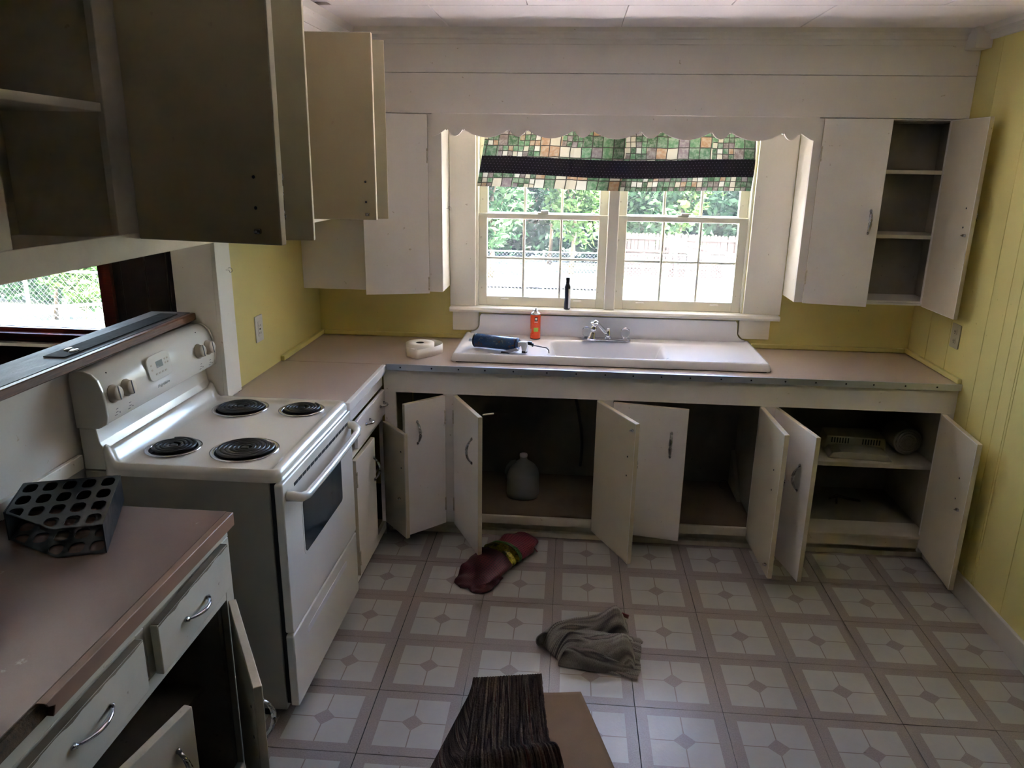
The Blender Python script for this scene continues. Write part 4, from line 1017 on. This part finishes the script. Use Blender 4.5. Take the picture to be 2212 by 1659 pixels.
r_ = part('receptacle', MB().prism(rrect(-.871, -.833, 1.091, 1.161, .004), 'x', .0062, .0085), 'outlet_white', so_, bevel=.001, seg=1)
part('slot', B(.0086, .009, -.863, -.860, 1.136, 1.146).box(.0086, .009, -.848, -.845, 1.136, 1.146).box(.0086, .009, -.863, -.860, 1.102, 1.112).box(.0086, .009, -.848, -.845, 1.102, 1.112).box(.0086, .009, -.860, -.846, 1.121, 1.128), 'dark_metal', r_)

# ------------------------------------------------------------------ inside the base cabinets
jg = thing('plastic_jug', 'translucent gallon milk jug standing inside the open sink cabinet', 'jug', (1.19, -.33, .1245))
def jugf(u, v):
    prof = [(.0, .075), (.02, .084), (.10, .088), (.50, .086), (.62, .080), (.72, .066), (.82, .042), (.88, .024), (.90, .0195), (1.0, .0195)]
    for (a, ra), (b, rb) in zip(prof[:-1], prof[1:]):
        if v <= b: r_ = ra+(rb-ra)*(v-a)/(b-a); break
    a_ = 2*PI*u; sq = .35 if v < .8 else 0
    k = 1/((abs(math.cos(a_))**(2+2*sq)+abs(math.sin(a_))**(2+2*sq))**(1/(2+2*sq)))
    x = r_*k*math.cos(a_); y = r_*k*math.sin(a_)
    return Vector((1.19+x, -.33+y, .1245+.232*v))
mb = MB().grid(jugf, 32, 40, close_u=True)
part('body', mb, 'jug_plastic', jg)
part('handle', MB().tube([(1.150, -.33, .318), (1.128, -.332, .312), (1.108, -.334, .285), (1.100, -.335, .25), (1.104, -.335, .225)], [.011, .012, .012, .012, .011], 10), 'jug_plastic', jg)
part('cap', MB().lathe([(.0205, .349), (.0212, .351), (.0212, .361), (.019, .3635), (.001, .3635)], c=(1.19, -.33, 0), seg=20), 'label_white', jg)
hs = part('drain_hose', MB().tube(catmull([Vector(p) for p in ((1.43, -.10, .80), (1.44, -.10, .70), (1.475, -.09, .55), (1.50, -.08, .40), (1.505, -.07, .28), (1.50, -.07, .20))], 8), .009, 8), 'rubber_black'); tag(hs, 'thin dark hose hanging at the back of the sink cabinet', 'hose')
pp = part('drain_pipe', MB().tube([(1.61, -.3, .78), (1.61, -.3, .62), (1.61, -.24, .56), (1.61, -.18, .60), (1.61, -.03, .62)], .02, 12), 'old_chrome'); tag(pp, 'dull metal drain pipe under the sink bowl', 'pipe')
vc = thing('vent_cover', 'pale slotted plastic vent cover on the shelf of the right base cabinet', 'vent cover', (2.9, -.38, .485))
Mv = Matrix.Translation((2.875, -.40, .4855)) @ Matrix.Rotation(R(-6), 4, 'Z')
part('shell', MB().prism([(-.15, .0), (.15, .0), (.13, .028), (.09, .036), (-.09, .036), (-.13, .028)], 'y', -.12, .0, M=Mv), 'dusty_plastic', vc, bevel=.004)
part('back_shell', MB().prism([(-.15, .0), (.15, .0), (.14, .075), (-.14, .075)], 'y', .001, .13, M=Mv), 'cabinet_interior', vc, bevel=.006)
for k in range(7):
    for s_ in (-1, 1): part('slot', MB().box(s_*(.035+.013*k)-.003, s_*(.035+.013*k)+.003, -.0005, .0006, .040, .068, Mv), 'black_gap', vc)
rl = thing('plastic_roll', 'pale ringed roll lying end-on at the shelf corner', 'roll', (3.12, -.36, .485))
rr_ = MB().lathe([(.066, .0), (.070, .006), (.070, .14), (.066, .146)], axis='y', c=(3.118, -.42, .556), seg=36)
part('outer_wrap', rr_, 'dusty_plastic', rl)
for r_ in (.055, .042, .028, .014): part('ring', MB().tube([(3.118+r_*math.cos(2*PI*k/32), -.4225, .556+r_*math.sin(2*PI*k/32)) for k in range(32)], .0025, 6, closed=True), 'dusty_plastic', rl)
kb = thing('metal_fitting', 'tiny metal fitting lying on the right cabinet shelf', 'fitting', (2.79, -.47, .485))
part('bolt', MB().tube([(2.775, -.47, .489), (2.80, -.475, .489)], .004, 8).lathe([(.009, .4845), (.009, .495), (.003, .497)], c=(2.77, -.468, 0), seg=10), 'aluminium', kb)
sc_ = part('twig', MB().tube([(2.86, -.20, .131), (2.90, -.19, .146), (2.96, -.20, .134), (3.02, -.215, .131)], .007, 6).tube([(2.9, -.19, .14), (2.88, -.26, .131)], .005, 6), 'bark'); tag(sc_, 'dark stick-like scrap on the floor of the right base cabinet', 'scrap')
wl = part('wire_loop', MB().tube([(2.30+.025*math.cos(k*PI/8), -.14, .158+.025*math.sin(k*PI/8)) for k in range(14)], .0015, 6), 'dark_metal'); tag(wl, 'thin wire loop beside the white support board under the sink', 'wire')

# ------------------------------------------------------------------ floor clutter
# crumpled knitted bath mat
def stitch(x, y):
    r_ = math.floor((x*.84+y*.54)*160); a_ = (x*.84+y*.54)*160-r_
    b_ = (-x*.54+y*.84)*125+.5*(r_ % 2); b_ -= math.floor(b_)
    return (math.sin(PI*a_)**.7)*(math.sin(PI*b_)**.7)
def towel(u, v):
    P00, P10, P11, P01 = Vector((1.345, -1.475)), Vector((1.425, -1.61)), Vector((1.715, -1.625)), Vector((1.715, -1.335))
    p = P00.lerp(P01, u).lerp(P10.lerp(P11, u), v)
    p = p+Vector((-.01, .035))*math.sin(PI*u)*(1-v)+Vector((-.0, -.018))*math.sin(PI*u)*v
    q = noise.noise_vector(Vector((u*2.6, v*2.6, 5)))*.022
    p = p+Vector((q.x, q.y))
    e = min(u, 1-u, v, 1-v); dome = (1-(1-min(1, e/.20))**2)**.8
    ph = v*15+math.sin(u*3.2)*1.7-u*2.2
    ridge = abs(math.sin(ph*.5))**.75
    z = .004+dome*(.045+.062*ridge+.018*math.sin(u*5+1))*(.72+.50*u)
    z += .012*noise.noise(Vector((u*5, v*7, 2.2)))*dome+.045*math.exp(-((u-.80)/.16)**2-((v-.22)/.20)**2)*dome
    z += .0045*stitch(u*.36, v*.26+.02*math.sin(ph))*min(1, e*30)
    return Vector((p.x, p.y, max(.0035, z)))
tw = thing('knit_mat', 'crumpled grey-beige knitted mat heaped in the middle of the floor', 'mat', (1.54, -1.52, 0))
part('cloth', MB().grid(towel, 230, 190, uv=lambda a, b: (a*.36, b*.26)), 'knit', tw)
def curl(u, v):   # dark rolled-over end at its left
    a_ = -2.2+u*4.2; r_ = .028*(1-.3*v)
    base_ = Vector((1.352, -1.50)).lerp(Vector((1.415, -1.40)), v)
    return Vector((base_.x-r_*math.cos(a_)*.9, base_.y-.3*r_*math.cos(a_), .034+r_*math.sin(a_)*1.0))
part('rolled_end', MB().grid(curl, 26, 14, uv=lambda a, b: (a*.12, b*.1)), 'knit', tw, solid=.006)
def flap(u, v):
    x = 1.62+.13*u; y = -1.40-.24*v-.03*u; z = .006+.035*math.exp(-((v-.2)/.25)**2)*(1-u*.6)+.036*math.sin(PI*v)*(.6+.4*math.sin(u*7))*math.sin(PI*min(1, u+.3))
    q = noise.noise_vector(Vector((u*2.5, v*3, 9)))*.012
    return Vector((x+q.x-.03*v*v, y+q.y, max(.0035, z+.004*stitch(u*.13, v*.24))))
part('flap', MB().grid(flap, 90, 150, uv=lambda a, b: (a*.13, b*.24)), 'knit', tw)
part('fringe', MB().tube([(1.715, -1.45, .022), (1.742, -1.445, .020), (1.755, -1.445, .014)], [.014, .013, .006], 8), 'knit', tw)
part('red_tag', MB().grid(lambda u, v: Vector((1.625+.075*u, -1.385+.022*v+.004*math.sin(u*6), .098+.012*math.sin(u*PI)-.03*v)), 10, 4), 'net_pink', tw, solid=.003)

# folded striped rug with tan backing
rg = thing('striped_rug', 'folded dark brown striped runner rug with tan backing, at the bottom edge', 'rug', (1.3, -2.1, 0))
def tan_(u, v):
    a = Vector((1.10, -1.80)).lerp(Vector((1.505, -1.768)), u); b = Vector((1.0, -2.75)).lerp(Vector((1.80, -2.75)), u); p = a.lerp(b, v)
    return Vector((p.x, p.y, .010+.004*math.sin(u*7+v*5)+.012*math.sin(PI*u)*v))
part('backing_layer', MB().grid(tan_, 30, 60), 'rug_backing', rg, solid=.005)
def topl(u, v):
    # u across (0 left .. 1 right), v from fold back under, over the fold, to the near end
    s = v*1.15
    L_ = Vector((1.112, -1.80)); R_ = Vector((1.358, -1.752)); dirn = Vector((.03, -1)).normalized()
    base_ = L_.lerp(R_, u); r_ = .020
    if s < .12: t_ = (.12-s); pos = base_+dirn*t_; z = .020
    elif s < .12+PI*r_: a_ = (s-.12)/r_; pos = base_-dirn*math.sin(a_)*r_; z = .020+r_*(1-math.cos(a_))
    else:
        t_ = s-.12-PI*r_; pos = base_+dirn*t_+Vector((.10*t_*u, 0)); z = .020+2*r_-.018*sstep(0, .18, t_)+.034*math.exp(-((t_-.37)/.035)**2)*(.6+.6*u)+.006*math.sin(t_*14+u*3)
        pos.x += .035*math.exp(-((t_-.42)/.06)**2)*u
    z += .0035*noise.noise(Vector((u*70, s*150, 3)))+.0015*math.sin(u*160)
    return Vector((pos.x, pos.y, z))
part('pile_layer', MB().grid(topl, 150, 260, uv=lambda a, b: (a*.25, b*1.15)), 'rug_pile', rg, solid=.006)
def sidef(u, v):
    t_ = v*1.0; top_ = topl(0.03, .155+v*.80); out = Vector((-.02-.20*min(1, v*1.2), .0-.02, 0))
    p = top_+out*u; z = top_.z*(1-sstep(0, 1, u))+.006
    return Vector((p.x, p.y-.06*u*v, z))
part('side_flap', MB().grid(sidef, 24, 70, uv=lambda a, b: (a*.10+b*.35, b*.9)), 'rug_pile', rg, solid=.006)

# red net produce bag with a foil band
bag = thing('net_bag', 'red mesh produce bag with gold foil band by the open cabinet door', 'bag', (1.1, -.93, 0))
def loft(P, n=24, m=8, seed=0, lump=.006):
    """P = list of (x, y, halfwidth, height); rings perpendicular to the path, resting on the floor"""
    pts = catmull([Vector((p[0], p[1], p[2], p[3])) for p in P], m)
    def fn(u, v):
        k = min(int(round(v*(len(pts)-1))), len(pts)-1); a = pts[max(k-1, 0)]; b = pts[min(k+1, len(pts)-1)]; c_ = pts[k]
        d = Vector((b[0]-a[0], b[1]-a[1])).normalized(); n_ = Vector((-d.y, d.x)); a_ = 2*PI*u
        w, h_ = c_[2], c_[3]; zz = h_*.5+math.sin(a_)*h_*.5
        q = noise.noise(Vector((math.cos(a_)*1.5+seed, math.sin(a_)*1.5, v*6)))*lump*2
        w += q
        return Vector((c_[0]+n_.x*w*math.cos(a_), c_[1]+n_.y*w*math.cos(a_), max(.003, zz+q*.6)))
    return fn, len(pts)-1
fn, k_ = loft([(.945, -1.085, .030, .012), (.985, -1.05, .075, .030), (1.03, -1.00, .100, .055), (1.075, -.94, .105, .085), (1.105, -.895, .095, .095)], seed=1)
part('front_sack', MB().grid(fn, 40, k_, uv=lambda a, b: (a, b*.55), close_u=True), 'net_red', bag)
fn, k_ = loft([(1.02, -1.135, .010, .008), (1.035, -1.11, .055, .018), (1.07, -1.05, .065, .03), (1.10, -1.0, .05, .03)], seed=4)
part('loose_net', MB().grid(fn, 32, k_, uv=lambda a, b: (a*.8, b*.4), close_u=True), 'net_red', bag)
fn, k_ = loft([(1.100, -.905, .092, .099), (1.113, -.887, .099, .104), (1.130, -.862, .099, .106), (1.142, -.845, .090, .100)], seed=1, lump=.003)
part('foil_band', MB().grid(fn, 48, k_, close_u=True), 'gold_foil', bag)
fn, k_ = loft([(1.139, -.849, .092, .103), (1.148, -.836, .091, .102), (1.153, -.828, .084, .096)], seed=1, lump=.004)
part('green_band', MB().grid(fn, 48, k_, close_u=True), 'green_foil', bag)
fn, k_ = loft([(1.150, -.832, .080, .092), (1.170, -.80, .090, .10), (1.195, -.755, .094, .10), (1.215, -.70, .080, .085), (1.232, -.655, .045, .05), (1.24, -.635, .01, .012)], seed=6, lump=.010)
part('rear_sack', MB().grid(fn, 40, k_, uv=lambda a, b: (a, b*.6), close_u=True), 'net_pink', bag)
part('drawstring', MB().tube([(1.235, -.68, .03), (1.27, -.70, .012), (1.292, -.735, .005)], .003, 6), 'net_pink', bag)

wd_ = part('wire_coil', MB().tube([(.562+.0*k, -2.30+.030*math.cos(k*.5), .20+.075*math.sin(k*.5)) for k in range(13)], .003, 6), 'outlet_white')
bpy.data.objects.remove(wd_)

# ------------------------------------------------------------------ outside
def gz(y): return -.5-.078*y
gp = MB().grid(lambda u, v: Vector((-60+120*u, .2+70*v, gz(.2+70*v)+.05*noise.noise(Vector((u*40, v*30, 0))))), 40, 30)
g = struct('ground', gp, 'grass')
st_ = struct('street', MB().grid(lambda u, v: Vector((-40+43*u, 19.5+3.5*v, gz(19.5+3.5*v)+.06)), 8, 2), 'street')
struct('bounce_slab', B(-4.5, 8, .155, 5.0, -.90, -.52), 'bounce_slab')  # unseen pale slab added to bounce sunlight up onto the ceiling
rnd = random.Random(7)
def tree(x, y, base_z, rx, ry, rz, cz_, n, leaf, mat, label, trunk_r=.12):
    t_ = thing('tree', label, 'tree', (x, y, base_z), 'trees beyond the yard')
    pts = [(x, y, base_z), (x+.1, y, base_z+(cz_-base_z)*.5), (x, y+.1, cz_)]
    tr = MB().tube(pts, [trunk_r, trunk_r*.8, trunk_r*.4], 8)
    for k in range(6):
        a_ = k*1.05; tr.tube([(x, y, base_z+(cz_-base_z)*(.45+.08*k)), (x+rx*.6*math.cos(a_), y+ry*.6*math.sin(a_), cz_+rz*(.1+.1*k-.2))], [trunk_r*.4, trunk_r*.1], 6)
    part('trunk', tr, 'bark', t_)
    vs_, fs = [], []
    blobs = [(Vector((rnd.uniform(-.65, .65), rnd.uniform(-.65, .65), rnd.uniform(-.7, .7))), rnd.uniform(.25, .45)) for _ in range(26)]
    for k in range(n):
        bc, br = rnd.choice(blobs); d = Vector((rnd.gauss(0, 1), rnd.gauss(0, 1), rnd.gauss(0, 1))).normalized()*br*rnd.uniform(.75, 1.05)
        c_ = bc+d; p = Vector((x+c_.x*rx, y+c_.y*ry, cz_+c_.z*rz))
        if p.z < gz(p.y)+.05: continue
        a = Vector((rnd.gauss(0, 1), rnd.gauss(0, 1), rnd.gauss(0, .6))).normalized(); b = a.cross(Vector((rnd.gauss(0, 1), rnd.gauss(0, 1), rnd.gauss(0, 1)))).normalized()
        s_ = leaf*rnd.uniform(.6, 1.3); i0 = len(vs_)
        vs_ += [p-a*s_, p+b*s_*.45, p+a*s_, p-b*s_*.45]; fs.append((i0, i0+1, i0+2, i0+3))
    me = bpy.data.meshes.new('crown'); o_ = Vector((x, y, cz_)); me.from_pydata([v_-o_ for v_ in vs_], [], fs); me.materials.append(MATS[mat])
    o = link('crown', me, mat, t_, o_); return t_
tree(-1.6, 23.4, gz(23.4), 2.0, 1.8, 2.3, 1.0, 5200, .16, 'leaf_mid', 'bushy green tree seen through the leftmost panes of the sink window')
tree(1.3, 27.0, gz(27), 1.7, 1.6, 2.2, .9, 4400, .15, 'leaf_light', 'light green tree seen through the left sash beside the mullion')
tree(4.2, 29.2, gz(29), 2.25, 1.9, 2.5, .9, 6000, .18, 'leaf_mid', 'green tree above the wooden fence, nearest the mullion')
tree(9.2, 29.0, gz(29), 2.6, 1.9, 2.5, .8, 6000, .18, 'leaf_dark', 'dark green tree above the wooden fence at its far right')
tree(6.3, 33.0, gz(33), 2.6, 2.4, 3.2, 2.0, 5000, .2, 'leaf_light', 'pale green tree behind the wooden fence between two darker trees')
tree(-4.8, 30.0, gz(30), 3.0, 2.5, 3.4, 1.6, 6000, .2, 'leaf_dark', 'dark tree far back to the left of the bushy one')
tree(.2, 34.0, gz(34), 3.4, 2.5, 3.2, 2.2, 6000, .22, 'leaf_dark', 'tall dark tree behind the pair seen through the left sash')
tree(-8.6, 9.6, gz(9.6), 2.0, .8, 1.15, .10, 5600, .075, 'leaf_mid', 'green bush with dangling branches outside the dining-room window', .05)
tree(-10.9, 12.6, gz(12.6), 2.6, 1.0, 1.5, -.20, 6500, .10, 'leaf_dark', 'dark shrub mass beyond the wire fence outside the dining-room window', .06)
tree(-6.95, 8.0, gz(8), .5, .4, .55, -.18, 620, .085, 'leaf_light', 'leafy bright green sapling close to the wire fence', .02)
for k, (x, y, rx) in enumerate(((-7.5, 37, 5), (-1.5, 42.5, 5), (4.5, 37.5, 4.6), (10.5, 43, 5), (15.5, 37, 4.6))):
    tree(x, y, gz(y), rx, 2.0, 4.6, gz(y)+3.0, 7000, .34, 'leaf_dark', 'far dark tree in the woods line, ' + ('leftmost of the five', 'second from the left', 'middle one', 'fourth from the left', 'rightmost of the five')[k], .3)
# wooden fence: posts, rails and pickets
wfz = thing('wooden_fence', 'reddish wooden picket fence behind the yard', 'fence', (7, 27, gz(27)))
me = bpy.data.meshes.new('picket'); bm = MB().prism([(-.066, 0), (.066, 0), (.066, 1.66), (.035, 1.72), (-.035, 1.72), (-.066, 1.66)], 'y', -.01, .01).bm; bmesh.ops.recalc_face_normals(bm, faces=bm.faces); bm.to_mesh(me); bm.free(); me.materials.append(MATS['fence_wood'])
for k in range(72):
    x = 2.75+k*.142; o = bpy.data.objects.new('picket', me); COL.objects.link(o); o.parent = wfz
    o.location = Vector((x, 27+rnd.uniform(-.006, .006), gz(27)+.02+rnd.uniform(-.02, .02)-.012*(x-3)))-Vector((7, 27, gz(27))); o.rotation_euler.y = rnd.uniform(-.01, .01)
for z in (.35, 1.0, 1.5):
    part('rail', MB().prism([(2.6, gz(27)+z), (13, gz(27)+z-.12), (13, gz(27)+z-.03), (2.6, gz(27)+z+.09)], 'y', 26.94, 26.985), 'fence_wood', wfz)
for k in range(5): part('post', B(3.05+k*2.4, 3.15+k*2.4, 26.83, 26.935, gz(27)-.1, gz(27)+1.75-.03*k), 'fence_wood', wfz)
# chain link fences
def chain(name, label, P, Q, h, step, wr, posts, rail_r=.022):
    """P,Q ground points; diamond mesh of wires, rail and posts"""
    P, Q = Vector(P), Vector(Q); d = Q-P; L_ = math.hypot(d.x, d.y); T = thing(name, label, 'fence', P)
    vs_, fs = [], []
    hd_ = Vector((d.x, d.y, 0)).normalized(); nrm = Vector((-hd_.y, hd_.x, 0))
    def pt(s_, z): return P+d*(s_/L_)+Vector((0, 0, z))
    n = int((L_+h)/step)
    for k in range(n):
        for sg in (1, -1):
            s0 = k*step-h if sg == 1 else k*step; s1 = s0+h*sg
            z0, z1 = 0.02, h
            a, b = (s0, s1)
            if sg == 1:
                if b <= 0 or a >= L_: continue
                if a < 0: z0 = z0+(0-a); a = 0
                if b > L_: z1 = z1-(b-L_); b = L_
            else:
                if a <= 0 or b >= L_: continue
                if a > L_: z0 = z0+(a-L_); a = L_
                if b < 0: z1 = z1-(0-b); b = 0
            if z1-z0 < .02: continue
            A_, B_ = pt(a, z0), pt(b, z1); i0 = len(vs_)
            o1 = Vector((0, 0, wr)); o2 = nrm*wr
            vs_ += [A_+o1, A_-o1*.5+o2, A_-o1*.5-o2, B_+o1, B_-o1*.5+o2, B_-o1*.5-o2]
            fs += [(i0, i0+1, i0+4, i0+3), (i0+1, i0+2, i0+5, i0+4), (i0+2, i0, i0+3, i0+5)]
    me = bpy.data.meshes.new('wire_mesh'); me.from_pydata([v_-P for v_ in vs_], [], fs); me.materials.append(MATS['fence_metal'])
    o = link('wire_mesh', me, '', T, P); o['kind'] = 'stuff'
    part('top_rail', MB().tube([pt(0, h), pt(L_, h)], rail_r, 8), 'fence_metal', T)
    for s_ in posts: part('post', MB().tube([pt(s_, -.1), pt(s_, h+.05)], rail_r*1.4, 8), 'fence_metal', T)
    return T
chain('chain_link_fence', 'long chain-link fence across the yard beyond the sink window', (-9, 19, gz(19)), (9, 19, gz(19)), 1.18, .11, .0032, [.5, 3.5, 6.5, 9.5, 12.5, 15.5])
chain('chain_link_fence', 'chain-link fence with dark post crossing behind the dining-room window', (-11.5, 6.9, gz(6.9)), (-4.0, 6.0, gz(6.0)), 1.22, .09, .0017, [1.0, 4.95, 7.3], .02)
chain('chain_link_fence', 'nearer low chain-link fence rising to the right outside the dining-room window', (-8.5, 4.0, gz(4)-.35), (-3.0, 5.4, gz(5.4)-.05), 1.05, .09, .0017, [.5, 3.6], .02)
# swing set
sw = thing('swing_set', 'white A-frame swing set with pale aqua canopy in the yard', 'swing set', (4.5, 15, gz(15)))
gl_ = gz(15)
for x, l in ((3.85, 0), (5.55, 1)):
    for s_ in (-1, 1): part('leg', MB().tube([(x+.35*s_*(1 if not l else .8), 15+.8*s_, gl_), (x, 15, .02 if not l else -.35)], .035, 8), 'swing_white', sw)
    part('leg', MB().tube([(x-.42, 14.6, gl_), (x, 15, -.02 if not l else -.36)], .035, 8), 'swing_white', sw)
part('top_bar', MB().tube([(3.85, 15, .02), (5.55, 15, -.35)], .04, 8), 'swing_white', sw)
part('canopy', MB().grid(lambda u, v: Vector((3.62+1.25*u, 14.55+.9*v, -.09-.40*u+.13*math.sin(PI*v)+.02*math.sin(u*20))), 20, 8), 'canopy_aqua', sw, solid=.02)
for x in (4.25, 4.75, 5.15): part('hanger', MB().tube([(x, 15, -.12-.2*(x-4.0)), (x, 14.95, gl_+.5)], .02, 6), 'swing_white', sw)
part('slide', MB().grid(lambda u, v: Vector((5.0+.5*u, 14.6-.9*v, -.5-1.0*v)), 3, 10), 'swing_white', sw, solid=.03)
